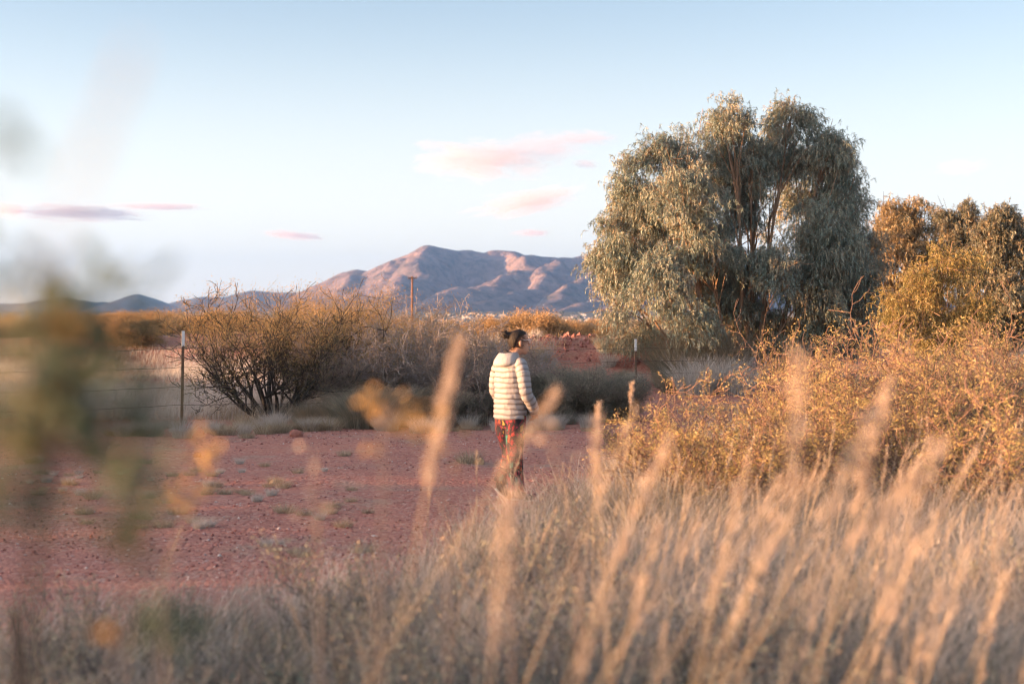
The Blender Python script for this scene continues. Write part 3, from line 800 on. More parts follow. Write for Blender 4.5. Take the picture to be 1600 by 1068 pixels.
copy_thing(r1, (GX(1570, 11), 11, 0), 2.0, 1.05, 'amber mesquite at the right edge of the photo', 'amber mesquites on the right')
copy_thing(r1, (GX(1060, 13.5), 13.5, 0), 4.0, 0.72, 'small low amber mesquite, leftmost, in front of the far fence post', 'amber mesquites on the right')
copy_thing(r2, (GX(1255, 16.5), 16.5, 0), 1.0, (0.7, 0.7, 0.92), 'amber mesquite behind the gap under the tall gum tree', 'amber mesquites on the right')
copy_thing(r2, (GX(1530, 17), 17, 0), 3.0, 1.0, 'amber mesquite behind the one at the right edge', 'amber mesquites on the right')

# far belt of bushes
fb1 = make_bush('scrub_bush', 'orange scrub bush beside the red dirt patch left of the wide mesquite', 'bush', 51, 9, 2.2, 1.1, 'far_leaf', 'twig',
    'scrub bushes of the far belt', per_tip=6, ll=0.15, lw=0.03, spreadr=0.15, leaf_zmin=-0.1, loc=(GX(262, 66), 66, 0.6), scale=0.62, levels=2, wig=0.25, r0=0.03, up=0.25, kids=3, base_r=0.5, minr=0.006, nseg=7, sides=3)
fb2 = make_bush('scrub_bush', 'dull olive scrub bush of the far belt behind the near fence post', 'bush', 52, 8, 1.6, 1.4, 'grey_leaf', 'twig',
    'scrub bushes of the far belt', per_tip=6, ll=0.14, lw=0.03, spreadr=0.14, leaf_zmin=-0.3, loc=(GX(300, 74), 74, 0.2), levels=2, wig=0.25, r0=0.025, up=0.2, kids=3, base_r=0.5, minr=0.006, nseg=7, sides=3)
rb = np.random.default_rng(77)
def belt_label(px, d, kind):
    zones = [(-60, 120, 'far left, behind the blurred leaves'), (120, 300, 'left of the near fence post'), (300, 480, 'behind the wide mesquite'), (480, 640, 'left of the utility pole'),
             (640, 780, 'between the utility pole and the person'), (780, 960, 'right of the person, under the town'), (960, 1300, 'seen through the tall gum tree'), (1300, 1700, 'behind the right-hand trees')]
    z = next((z for a, b, z in zones if a <= px < b), 'far out')
    return '%s scrub bush of the %s belt, %s' % (kind, 'near' if d < 85 else ('middle' if d < 150 else 'farthest'), z)
belt = []
for k in range(34):
    belt.append((rb.uniform(150, 620), rb.uniform(62, 92), 0))
for k in range(16):
    belt.append((rb.uniform(-60, 260), rb.uniform(58, 85), 0))
for k in range(22):
    belt.append((rb.uniform(560, 1050), rb.uniform(66, 110), 1))
for k in range(60):
    belt.append((rb.uniform(-80, 1700), rb.uniform(95, 210), 2))
belt += [(800, 62, 3), (822, 63, 3), (838, 64, 3), (855, 66, 3), (790, 68, 3)]
belt += [(175, 60, 4), (200, 62, 4), (225, 63, 4), (330, 62, 4), (400, 64, 4), (440, 63, 4), (150, 61, 4), (290, 64, 4)]
for px, d, kind in belt:
    src, kn = (fb1, 'orange') if (rb.random() < 0.6 or kind in (0, 3, 4)) else (fb2, 'olive')
    x = GX(px, d)
    topy = {0: 490, 1: 500, 2: 499, 3: 488, 4: 487}[kind] + rb.uniform(-6, 8)
    z = gz(x, d)
    hgt = max(0.6, ((HY - topy) / F * d + H - z) * 0.80)
    s_ = hgt / (2.2 if src is fb1 else 1.6)
    s_ = min(s_, 1.9)
    copy_thing(src, (x, d, z - 0.05), rb.uniform(0, 6.28), (s_ * rb.uniform(1.0, 1.4), s_ * 1.1, s_), belt_label(px, d, kn), 'scrub bushes of the far belt')

# bushes out to the left whose long evening shadows lie over the track
for k in range(36):
    y = -9 + k * 1.25 + rb.uniform(-.5, .5)
    x = -16.5 + rb.uniform(-1.8, 1.8) - max(0, y - 26) * 0.55
    src = [b2, b3, b_hero][k % 3]
    copy_thing(src, (x, y, 0), rb.uniform(0, 6.28), rb.uniform(0.72, 0.98) * (0.85 if src is not b3 else 1.15) * (1.38 if y > 15.5 else (1.22 if y < 4.5 else 1.0)), 'desert bush of the hedge on the far left, outside the photo', 'hedge bushes to the left of the track')

# ------------------------------------------------------------------ tussocks and grasses
def make_tussock(name, label, seed, n, h, rad, mat, lean=0.45, wid=0.004, group=None, loc=(0, 0, 0), bias=(0, 0), scale=1.0):
    rng = np.random.default_rng(seed); s = Soup()
    an = rng.uniform(0, 2 * np.pi, n); rr = np.sqrt(rng.random(n)) * rad
    pp = np.stack([np.cos(an) * rr, np.sin(an) * rr, 0 * rr - 0.02], 1)
    ln = np.stack([np.cos(an), np.sin(an)], 1) * (rr / rad)[:, None] * lean + rng.normal(0, 0.18, (n, 2)) + np.array(bias)
    s.blades(pp, h * rng.uniform(0.45, 1.1, n), ln, wid, np.clip(rng.normal(0.5, 0.2, n), 0, 1), 3, 1.0, rng)
    o = s.build(name, M[mat], None, loc=loc)
    o.scale = (scale,) * 3
    return tag(o, label, 'grass clump', group)
t_pale = make_tussock('grass_clump', 'pale feathery grass clump at the right end of the track, beside the small amber mesquite', 61, 700, 0.42, 0.16, 'pale_straw', 0.7, 0.004, 'dry grass clumps', (GX(985, 15.6), 15.6, 0), (0.15, 0))
t_straw = make_tussock('grass_clump', 'small golden grass clump on the track left of the person, beside a rock', 62, 420, 0.22, 0.14, 'straw', 0.8, 0.004, 'dry grass clumps', (GX(733, 17.6), 17.6, 0))
t_grey = make_tussock('grass_clump', 'rounded grey-green grass mound left of the blurred ochre leaves', 63, 2600, 0.75, 0.42, 'grey_leaf', 0.75, 0.006, 'dry grass clumps', (GX(572, 23.6), 23.6, 0))
def cpt(src, px, d, sc, lab):
    x = GX(px, d)
    return copy_thing(src, (x, d, gz(x, d) - 0.01), random.uniform(0, 6.28), sc, lab, 'dry grass clumps')
cpt(t_grey, 612, 24.0, 0.95, 'rounded grey-green grass mound right of the first grey-green mound')
cpt(t_grey, 540, 24.2, 0.75, 'smaller grey-green grass mound at the right foot of the wide mesquite')
cpt(t_grey, 655, 24.3, 0.7, 'dark grass mound directly behind the tall plume')
cpt(t_grey, 480, 24.6, 0.55, 'low grey grass mound under the wide mesquite')
cpt(t_pale, 1000, 16.0, 0.9, 'pale feathery grass clump just right of the first pale clump')
cpt(t_pale, 960, 16.2, 0.8, 'pale feathery grass clump just left of the first pale clump')
for a, b_, l in ((1085, 33, 'left'), (1110, 33.5, 'middle'), (1150, 33, 'right')):
    cpt(t_pale, a, b_, 2.4, 'tall silvery grass clump at the foot of the tall gum tree, %s one of three' % l)
    cpt(t_grey, a - 25, b_ + 2.5, 1.5, 'dark green clump behind the %s silvery clump at the tall gum tree' % l)
rt = np.random.default_rng(88)
for k in range(46):      # grass fringe at the foot of the fence and the bushes
    px = rt.uniform(170, 520); d = 23.0 - (px - 170) / 350 * 0.2 + rt.normal(0, 0.9)
    cpt([t_pale, t_straw, t_straw][k % 3], px, d, rt.uniform(0.5, 0.85) * (1 if k % 3 == 0 else 1.5), 'pale short grass clump in the fringe along the foot of the fence')
for k in range(26):
    px = rt.uniform(560, 1020); d = 23.2 + rt.normal(0, 0.4) - abs(px - 800) / 500
    cpt([t_straw, t_pale][k % 2], px, d, rt.uniform(0.5, 0.9), 'short dry grass clump in the fringe along the back of the track')
for k in range(84):
    px = rt.uniform(40, 420 if k % 2 else 600); d = 15.0 + rt.normal(0, 2.6) - px / 400
    cpt([t_straw, t_straw, t_pale][k % 3], px, d, rt.uniform(0.3, 0.6) * (1 if k % 3 < 2 else 0.5), 'low wispy grass tuft on the left half of the track')

# pale grass field beyond the fence
def scatter(n, xr, yr, rng, fn=None):
    x = rng.uniform(*xr, n); y = rng.uniform(*yr, n)
    if fn is not None:
        k = fn(x, y); x, y = x[k], y[k]
    return x, y
rg = np.random.default_rng(91)
s = Soup()
def in_field(x, y): return (np.abs(x / y + 0.2) < 0.24) & (x < 1.5 - 0.0 * y) & (fbm(x, y, 3.0, 3, 21.0) > -0.35)
u = rg.random(90000); yv = 25.5 + 33 * u ** 1.3; xv = (rg.uniform(-0.46, 0.02, 90000)) * yv
k = fbm(xv, yv, 2.5, 3, 21.0) > -0.3
xv, yv = xv[k], yv[k]
pp = np.stack([xv, yv, ground_z(xv, yv)], 1)
n = len(xv)
s.blades(pp, 0.38 * rg.uniform(0.4, 1.2, n) * (1 + 0.5 * fbm(xv, yv, 1.5, 2, 5.0)), rg.normal(0, 0.3, (n, 2)) + np.array([0.25, 0]), 0.008 + 0.008 * (yv - 25) / 35, np.clip(rg.normal(0.55, 0.2, n), 0, 1), 2, 1.0, rg)
tag(s.build('grass_field', M['pale_straw']), 'pale dry grass field beyond the wire fence', kind='stuff')

# tan grass on and beyond the red banks
s = Soup()
yv = rg.uniform(34, 75, 42000); xv = rg.uniform(-0.05, 0.42, 42000) * yv
d1, _ = polydist(xv, yv, BERM)
k = (fbm(xv, yv, 3.0, 3, 31.0) > 0.0) & ~((d1 < 2.6) & (fbm(xv, yv, 1.5, 2, 33.0) < 0.35)) & ~((yv < 39) & (xv < 5))
xv, yv = xv[k], yv[k]; n = len(xv)
s.blades(np.stack([xv, yv, ground_z(xv, yv)], 1), 0.35 * rg.uniform(0.4, 1.3, n), rg.normal(0, 0.3, (n, 2)) + np.array([0.2, 0]), 0.018, np.clip(rg.normal(0.45, 0.2, n), 0, 1), 2, 1.0, rg)
yv = rg.uniform(26, 40, 9000); xv = rg.uniform(0.01, 0.16, 9000) * yv
k = fbm(xv, yv, 1.6, 3, 35.0) > 0.12
xv, yv = xv[k], yv[k]; n = len(xv)
s.blades(np.stack([xv, yv, ground_z(xv, yv)], 1), 0.20 * rg.uniform(0.4, 1.3, n), rg.normal(0, 0.3, (n, 2)) + np.array([0.2, 0]), 0.009, np.clip(rg.normal(0.45, 0.2, n), 0, 1), 2, 1.0, rg)
tag(s.build('bank_grass', M['straw']), 'tan dry grass on and behind the red dirt banks', kind='stuff')

# foreground grass
EX = np.array([-9, -2.45, -1.3, -0.6, 0.0, 0.55, 1.26, 2.8, 6.0, 9.0]); EY = np.array([6.2, 6.9, 7.7, 9.3, 11.2, 12.6, 14.0, 18.5, 22, 23])
def edge(x): return np.interp(x, EX, EY)
def gh(x, y):
    """how tall the foreground grass grows"""
    r = sstep(-0.25, 0.25, x / np.maximum(y, 1))
    return 0.42 + 0.24 * r + 0.10 * fbm(x, y, 1.2, 3, 41.0)
s = Soup()
yc = 2.2 + 17 * rg.random(9500) ** 1.3; xc = rg.uniform(-0.46, 0.46, 9500) * yc
k = (yc < edge(xc) + 0.5 * fbm(xc, yc, 1.2, 3, 42.0)) & (fbm(xc, yc, 0.9, 3, 43.0) > -0.45 + 0.12 * (xc < -0.4) + 0.20 * (yc < 6.5) * (xc > -0.8))
xc, yc = xc[k], yc[k]
nb = 34
n = len(xc) * nb
ctint = rg.normal(0, 0.26, len(xc)); clean = rg.normal(0, 0.38, (len(xc), 2))
an = rg.uniform(0, 2 * np.pi, n); rr = np.abs(rg.normal(0, 0.06, n))
xv = np.repeat(xc, nb) + np.cos(an) * rr; yv = np.repeat(yc, nb) + np.sin(an) * rr
hh = np.repeat(gh(xc, yc) * rg.uniform(0.7, 1.2, len(xc)), nb) * rg.uniform(0.4, 1.15, n)
ln = np.stack([np.cos(an), np.sin(an)], 1) * 0.35 + rg.normal(0, 0.26, (n, 2)) + np.repeat(clean, nb, 0) + np.array([0.36, 0.0])
s.blades(np.stack([xv, yv, ground_z(xv, yv)], 1), hh, ln, 0.0042, np.clip(rg.normal(0.52, 0.17, n) + np.repeat(ctint, nb), 0, 1), 3, 0.8, rg)
tag(s.build('foreground_grass', M['mixed_grass']), 'tall dry blurred grass filling the foreground and lower right', kind='stuff')

# stalks with feathery seed heads
def plume_arrays(rng, base, tip, bend, plen, prad, nh, hl, wid):
    base = np.array(base, float); tip = np.array(tip, float)
    ctrl = (base + tip) / 2 + np.array(bend)
    t = np.linspace(0, 1, 11)[:, None]
    pts = (1 - t) ** 2 * base + 2 * t * (1 - t) * ctrl + t * t * tip
    L = np.linalg.norm(tip - base)
    u = 1 - plen / L * rng.random(nh)
    p = (1 - u[:, None]) ** 2 * base + 2 * (u * (1 - u))[:, None] * ctrl + (u ** 2)[:, None] * tip
    ax = (tip - ctrl); ax /= np.linalg.norm(ax)
    prof = np.sin(np.clip((1 - u) * L / plen, 0, 1) * np.pi) ** 0.5
    o = rng.normal(0, 1, (nh, 3)); o -= (o @ ax)[:, None] * ax; o /= np.linalg.norm(o, axis=1, keepdims=True)
    D = ax * 1.0 + o * 0.45 + rng.normal(0, 0.12, (nh, 3))
    p = p + o * (prof * prad * rng.random(nh) * 0.7)[:, None]
    return pts, p, D
def make_stalk(label, base, tip, bend, plen, prad, nh, seed, name='seed_stalk', group='grass stalks with seed heads', hl=0.03, wid=0.0035, r=0.0016, mat='plume'):
    rng = np.random.default_rng(seed)
    base = np.array(base, float)
    root = empty(name, tuple(base), 0, label, 'grass stalk', group)
    pts, p, D = plume_arrays(rng, (0, 0, 0), np.array(tip) - base, bend, plen, prad, nh, hl, wid)
    a = Soup(); a.segs(pts[:-1], pts[1:], r, r * 0.7, 4); a.build('stem', M['straw'], root)
    b = Soup(); b.leaves(p, D, hl * rng.uniform(0.6, 1.2, len(p)), wid, rng.uniform(0, 1, len(p)), 0, rng); b.build('seed_head', M[mat], root)
    return root
def stalk(label, tx, ty, bx, by, d, plen, seed, prad=0.02, nh=200, **kw):
    """tip at (tx,ty), passing (bx,by) lower down, at distance d"""
    tip = P(tx, ty, d); low = P(bx, by, d)
    dr = (low - tip) / (tip[2] - low[2])
    base = tip + dr * tip[2]; base[2] = 0
    base[0] = tip[0] + (base[0] - tip[0]) * 0.75
    return make_stalk(label, base, tip, (-0.03, 0, 0.06), plen, prad, nh, seed, **kw)
stalk('tallest golden plume, left of the person, leaning right', 716, 535, 655, 800, 2.3, 0.26, 101, 0.011, 230)
stalk('upright orange blurred plume in front of the tall gum tree', 1248, 545, 1245, 760, 2.0, 0.24, 102, 0.013, 110)
stalk('large pink plume leaning right in front of the amber mesquite', 1388, 600, 1335, 790, 2.7, 0.28, 103, 0.016, 200)
stalk('plume bent strongly right, below the large pink plume', 1475, 700, 1335, 820, 2.5, 0.26, 104, 0.018, 170)
stalk('slender brown seed head standing on the track behind the grass, right of the person', 936, 632, 934, 720, 6.5, 0.10, 105, 0.012, 140)
stalk('slender seed head in front of the far fence post', 988, 600, 982, 700, 7.5, 0.12, 106, 0.012, 140)
stalk('plume leaning right in the middle of the foreground', 1045, 690, 965, 850, 2.7, 0.26, 107, 0.016, 170)
stalk('upright pale plume right of the middle', 930, 655, 945, 800, 3.2, 0.2, 108, 0.014, 140)
stalk('pale straight plume in front of the person\'s feet, at the bottom', 795, 800, 780, 960, 2.1, 0.24, 109, 0.016, 120)
stalk('thin grey wisp crossing the person\'s legs', 870, 610, 775, 730, 2.6, 0.22, 110, 0.010, 120)
rs = np.random.default_rng(123)
for k in range(19):
    tx = rs.uniform(860, 1580) if k < 19 else rs.uniform(330, 860); ty = rs.uniform(640, 880) if k < 19 else rs.uniform(790, 930); le = rs.uniform(40, 130)
    stalk('soft blurred plume leaning right, close to the lens, %s of the foreground' % ('right half' if tx > 1200 else ('middle' if tx > 800 else 'left half')), tx, ty, tx - le, ty + 170, rs.uniform(2.2, 3.4), rs.uniform(.18, .28), 300 + k, rs.uniform(.012, .020), 55)
proto_st = []
for k in range(4):
    lean = [0.28, 0.18, 0.36, 0.10][k]
    proto_st.append(make_stalk('pinkish seed stalk low in the foreground grass, leaning right', (0.4 + 0.2 * k, 4.2 + 0.2 * k, 0), (0.4 + 0.2 * k + lean, 4.2 + .2 * k, 0.92), (-0.02, 0, 0.05), 0.22, 0.010, 70, 130 + k, hl=0.030, wid=0.0018))
for k in range(230):
    d = 2.3 + 8.5 * rs.random() ** 1.1
    px = 120 + 1500 * rs.random() ** 0.65
    x = GX(px, d)
    if d > edge(x) - 0.2: continue
    hgt = (0.62 + 0.42 * (px / 1600)) * rs.uniform(0.75, 1.12)
    if d < 3.2: hgt *= 0.95
    s_ = (hgt / 0.92 * rs.uniform(0.9, 1.5), hgt / 0.92, hgt / 0.92)
    reg = 'left' if px < 550 else ('middle' if px < 1000 else 'right')
    dep = 'nearest' if d < 4 else ('second' if d < 6.5 else 'farther')
    copy_thing(proto_st[k % 4], (x, d, 0), rs.normal(0, 0.9), s_, 'seed stalk among the %s rows of foreground grass, %s part of the photo' % (dep, reg), 'grass stalks with seed heads')

# small grey-green weeds in the grass
wd = make_bush('weed', 'dark grey-green weed in the foreground grass, bottom left', 'weed', 71, 6, 0.44, 1.1, 'weed_leaf', 'dark_bark', 'weeds in the foreground grass', per_tip=3, ll=0.025, lw=0.010, leaf_prob=0.5,
    spreadr=0.02, leaf_zmin=-0.3, loc=(GX(420, 5.2), 5.2, 0), levels=2, wig=0.3, r0=0.006, up=0.3, kids=2, base_r=0.05, minr=0.0015)
for k in range(60):
    d = 3.0 + 4.0 * rs.random(); px = 30 + 1570 * rs.random() ** 0.7; x = GX(px, d)
    if d > edge(x) - 0.5: continue
    reg = 'left' if px < 550 else ('middle' if px < 1000 else 'right')
    copy_thing(wd, (x, d, 0), rs.uniform(0, 6.28), (lambda q_: (q_, q_, q_ * rs.uniform(.8, 1.3)))(rs.uniform(0.5, 0.85)), 'dark grey-green weed between grass stalks, %s foreground, %s' % (reg, 'near row' if d < 5 else 'far row'), 'weeds in the foreground grass')

M['forb'] = leafmat('forb', [(0.0, (0.10, 0.09, 0.11)), (0.4, (0.20, 0.19, 0.19)), (0.7, (0.34, 0.34, 0.25)), (1.0, (0.55, 0.42, 0.30))], 0.2, 0.0)
forb = make_bush('dry_forb', 'tall thin dark dry weed stem in the foreground, left of the middle', 'weed', 73, 4, 0.66, 0.5, 'forb', 'twig', 'tall dry weeds in the foreground grass', per_tip=4, ll=0.018, lw=0.009,
    spreadr=0.012, leaf_zmin=0.1, leaf_prob=0.8, loc=(GX(640, 4.6), 4.6, 0), levels=2, wig=0.16, r0=0.004, up=0.5, kids=1, base_r=0.04, minr=0.0016)
for k in range(48):
    d = 2.9 + 5.2 * rs.random(); px = 40 + 1540 * rs.random(); x = GX(px, d)
    if d > edge(x) - 0.6: continue
    reg = 'left' if px < 550 else ('middle' if px < 1000 else 'right')
    q_ = rs.uniform(0.7, 1.0 if px < 800 else 1.25)
    copy_thing(forb, (x, d, 0), rs.uniform(0, 6.28), (q_, q_, q_), 'tall thin dark dry weed stem between the grass, %s foreground, %s row' % (reg, 'near' if d < 5 else 'far'), 'tall dry weeds in the foreground grass')
for k in range(26):
    px = rs.uniform(1010, 1600); d = rs.uniform(9.5, 15)
    cpt(t_straw, px, d, rs.uniform(2.2, 3.6), 'tall straw clump growing up between the amber mesquites')

# blurred ochre-leaved twigs quite near
def leafy_twig(label, d, pts, clusters, seed, mat='ochre_leaf', bark='twig', name='leafy_twig', ls=0.02, n=12, r=0.002, tint=None, spr=0.016, cat='twig'):
    rng = np.random.default_rng(seed)
    base = P(pts[0][0], pts[0][1], d); base = np.array([base[0], d, 0.0])
    root = empty(name, tuple(base), 0, label, cat, None)
    w_ = np.array([base] + [P(a, b, d) for a, b in pts]) - base
    s_ = Soup(); s_.segs(w_[:-1], w_[1:], np.linspace(r * 1.4, r, len(w_) - 1), np.linspace(r * 1.3, r * 0.6, len(w_) - 1), 5)
    f_ = Soup()
    for c in clusters:
        cx, cy_ = c[0], c[1]; m = max(3, int((c[2] if len(c) > 2 else n) * (0.68 if mat == 'near_leaf' else 0.7))); tn = c[3] if len(c) > 3 else 0.5
        cp = P(cx, cy_, d + rng.normal(0, 0.02)) - base
        near = w_[np.argmin(np.linalg.norm(w_ - cp, axis=1))]
        s_.segs([near], [cp], r * 0.8, r * 0.4, 4)
        pp_ = cp + np.clip(rng.normal(0, spr, (m, 3)), -1.35 * spr, 1.35 * spr) * (c[4] if len(c) > 4 else 1)
        f_.leaves(pp_, rng.normal(0, 1, (m, 3)), ls * rng.uniform(0.7, 1.3, m), ls * 0.5, np.clip(tn + rng.normal(0, 0.05, m), 0, 1), 0, rng)
    s_.build('stem', M[bark], root); f_.build('leaves', M[mat], root)
    return root
leafy_twig('ochre-leaved blurred twig in front of the left of the track', 2.0, [(255, 900), (290, 800), (320, 700)], [(318, 700, 16), (325, 720, 10), (290, 775, 14), (270, 790, 10), (312, 760, 8)], 201)
leafy_twig('yellow-leaved blurred twig left of the tallest plume', 1.9, [(592, 900), (600, 760), (595, 640)], [(592, 630, 12), (596, 650, 10), (640, 638, 12), (628, 648, 8), (650, 680, 5), (600, 700, 4)], 202)
leafy_twig('small ochre twig at the foot of the tallest plume', 2.1, [(700, 900), (690, 760), (668, 690)], [(660, 672, 9), (640, 655, 4), (700, 700, 4)], 203)
leafy_twig('ochre blurred twig just right of the person', 2.4, [(905, 900), (880, 760), (850, 660)], [(848, 655, 10), (838, 668, 6), (880, 700, 6)], 204, mat='plume')
leafy_twig('ochre blurred sprig over the lower legs of the person', 2.3, [(800, 960), (800, 860), (790, 770)], [(790, 785, 12), (805, 770, 10), (795, 755, 6)], 205, n=10, mat='plume')
leafy_twig('reddish blurred upright twig left of the person, in front of the track', 2.2, [(500, 1000), (495, 850), (490, 700)], [(492, 720, 5), (500, 780, 5), (485, 820, 5)], 206, mat='plume')
# very near green plant at the left edge
G = 0.45; O = 0.93
leafy_twig('large blurred green and orange leafy plant at the left edge, closest to the lens', 0.95,
    [(30, 1400), (40, 1000), (60, 800), (85, 620), (90, 500), (80, 450)],
    [(30, 560, 60, G, 1.9), (95, 505, 60, G, 1.9), (150, 540, 50, G, 1.6), (60, 620, 60, 0.3, 2), (130, 590, 36, G, 1.8), (160, 640, 40, G, 1.5), (40, 690, 40, 0.4, 2), (120, 690, 40, G, 1.8), (15, 500, 40, G, 1.8), (20, 620, 50, .35, 2),
     (100, 628, 5, O, .8), (165, 585, 4, O, .7), (15, 650, 6, O, .9), (95, 715, 4, O, .7), (20, 535, 4, O, 1),
     (140, 500, 24, G, 1.1), (70, 480, 5, G, 1.0), (165, 600, 26, G, 1.2), (10, 740, 20, 0.3, 1.2)],
    211, mat='near_leaf', bark='dark_bark', name='leafy_plant', ls=0.026, r=0.0035, spr=0.020, cat='plant')
leafy_twig('smaller blurred green sprig below and right of the large leafy plant', 1.0, [(150, 1300), (190, 1000), (205, 860)], [(200, 760, 22, G, .8), (205, 800, 26, G, 1), (215, 835, 24, .35, .8), (195, 730, 12, G, .8)], 212, mat='near_leaf', bark='twig', ls=0.024, spr=0.017, name='leafy_twig')
leafy_twig('blurred green sprig at the bottom, left of the middle', 1.3, [(250, 1300), (250, 1080), (255, 980)], [(255, 960, 20, G, .9), (275, 985, 16, G, .9), (240, 990, 12, G, .9), (170, 1000, 7, O, .7)], 213, mat='near_leaf', bark='twig', ls=0.022, name='leafy_twig')
leafy_twig('single blurred grey leaf sprig against the sky at the left edge', 0.6, [(-90, 500), (-40, 330), (-5, 235)], [(4, 222, 12, 0.5, .5)], 214, mat='near_leaf', bark='twig', ls=0.016, r=0.001, name='leafy_twig')
leafy_twig('black blurred stick at the lower left corner', 2.2, [(28, 1200), (26, 1060), (20, 960)], [(20, 955, 3)], 215, mat='grey_leaf', bark='dark_bark', ls=0.012, r=0.007, name='dead_stick', cat='stick')
make_stalk('faint tall out-of-focus grass stalk crossing the left sky', (-0.36, 0.55, 0), P(208, 85, 0.55), (-0.093, 0, 0.50), 0.11, 0.004, 90, 221, hl=0.006, wid=0.0009, r=0.0009, group='grass stalks with seed heads')

# ------------------------------------------------------------------ stones
def rock(name, label, px, d, size, seed, mat, group=None, z=0.3):
    rng = np.random.default_rng(seed); V, T = ICO2
    V = V * (1 + 0.22 * fbm(V[:, 0] * 3 + seed, V[:, 1] * 3 + V[:, 2] * 2, 1.3, 3, seed)[:, None] * 2)
    V = np.sign(V) * np.abs(V) ** 0.9 * np.array([1.0, 0.8, 0.7]) * size
    x = GX(px, d)
    o = mesh_obj(name, V, [T], mat, loc=(x, d, gz(x, d) + size * z))
    o.rotation_euler = (0, 0, rng.uniform(0, 6))
    return tag(o, label, 'rock', group)
M['rock_red'] = solid('rock_red', (0.30, 0.12, 0.09), (0.40, 0.18, 0.13), 12, 0.95, 0.6, 30)
M['rock_tan'] = solid('rock_tan', (0.50, 0.30, 0.16), (0.60, 0.40, 0.24), 12, 0.9, 0.5, 30)
rock('rock', 'small orange-tan rock alone on the left of the track', 426, 15.4, 0.045, 1, M['rock_tan'], 'rocks')
rock('rock', 'tan rock beside the small golden grass clump left of the person', 750, 17.5, 0.07, 2, M['rock_tan'], 'rocks')
rock('rock', 'dark red rock at the back edge of the track under the wide mesquite', 462, 21.7, 0.11, 3, M['rock_red'], 'rocks')
rock('rock', 'small brown rock in the middle of the left of the track', 308, 18.5, 0.06, 4, M['rock_red'], 'rocks')
rock('rock', 'pale stone beside the foot of the near fence post', 268, 22.8, 0.06, 5, solid('stone_pale', (0.6, 0.52, 0.46), (0.7, 0.62, 0.55), 9), 'rocks')
rock('rock', 'dark clod on top of the red dirt bank, right of the person\'s head', 858, 39, 0.13, 6, M['rock_red'], 'rocks')
rock('rock', 'dark clod on top of the red dirt bank, left of the tall gum tree', 925, 38.5, 0.10, 7, M['rock_red'], 'rocks')
rock('rock', 'wide clod on the red dirt bank, halfway to the far fence post', 948, 36.5, 0.12, 8, M['rock_red'], 'rocks')
rk = np.random.default_rng(3)
N = 14000
yv = 9.5 + 14 * rk.random(N); xv = rk.uniform(-0.42, 0.12, N) * yv
k = (yv > edge(xv) - 1.5) & (fbm(xv * 0.5, yv, 1.6, 3, 61.0) > rk.uniform(-0.5, 0.3, N)); xv, yv = xv[k], yv[k]; n = len(xv)
OV = np.array([[1, 0, 0], [-1, 0, 0], [0, 1, 0], [0, -1, 0], [0, 0, 1], [0, 0, -1.0]]); OT = np.array([[0, 2, 4], [2, 1, 4], [1, 3, 4], [3, 0, 4], [2, 0, 5], [1, 2, 5], [3, 1, 5], [0, 3, 5]])
sz = 0.008 + 0.014 * rk.random(n) ** 3
VV = OV[None] * rk.uniform(0.6, 1.2, (n, 6, 1)) * sz[:, None, None]
VV[:, :, 2] *= 0.7
a_ = rk.uniform(0, 6.28, n); ca, sa = np.cos(a_)[:, None], np.sin(a_)[:, None]
VX = VV[:, :, 0] * ca - VV[:, :, 1] * sa; VY = VV[:, :, 0] * sa + VV[:, :, 1] * ca
VV = np.stack([VX + xv[:, None], VY + yv[:, None], VV[:, :, 2] + (ground_z(xv, yv) + sz * 0.3)[:, None]], 2)
s = Soup(); s.add(VV, T=(np.arange(n)[:, None, None] * 6 + OT[None]).reshape(-1, 3), tint=np.repeat(rk.random(n), 6))
M['gravel'] = leafmat('gravel', [(0.0, (0.22, 0.09, 0.08)), (0.5, (0.42, 0.20, 0.17)), (0.85, (0.50, 0.28, 0.25)), (1.0, (0.66, 0.55, 0.50))], 0.0, 0.0, 3, 0.1)
tag(s.build('gravel', M['gravel']), 'reddish gravel strewn over the dirt track', kind='stuff')

ys_b = rk.uniform(36.5, 41.5, 2600); xs_b = rk.uniform(-1.5, 6.5, 2600); nb_ = 2600
szb = 0.02 + 0.10 * rk.random(nb_) ** 5
VB = OV[None] * rk.uniform(0.6, 1.2, (nb_, 6, 1)) * szb[:, None, None] + np.stack([xs_b, ys_b, ground_z(xs_b, ys_b)], 1)[:, None, :]
s = Soup(); s.add(VB, T=(np.arange(nb_)[:, None, None] * 6 + OT[None]).reshape(-1, 3), tint=np.repeat(rk.random(nb_) * 0.6, 6))
tag(s.build('dirt_clods', M['gravel']), 'dark red clods strewn over the red dirt bank', kind='stuff')
for k in range(16):
    pxb = rk.uniform(830, 1060); db = rk.uniform(33.5, 38.5)
    cpt([t_grey, t_straw, t_pale][k % 3], pxb, db, rk.uniform(0.4, 0.8) * (1.6 if k % 3 else 1.0), 'dry grass clump on the near slope of the red dirt bank')

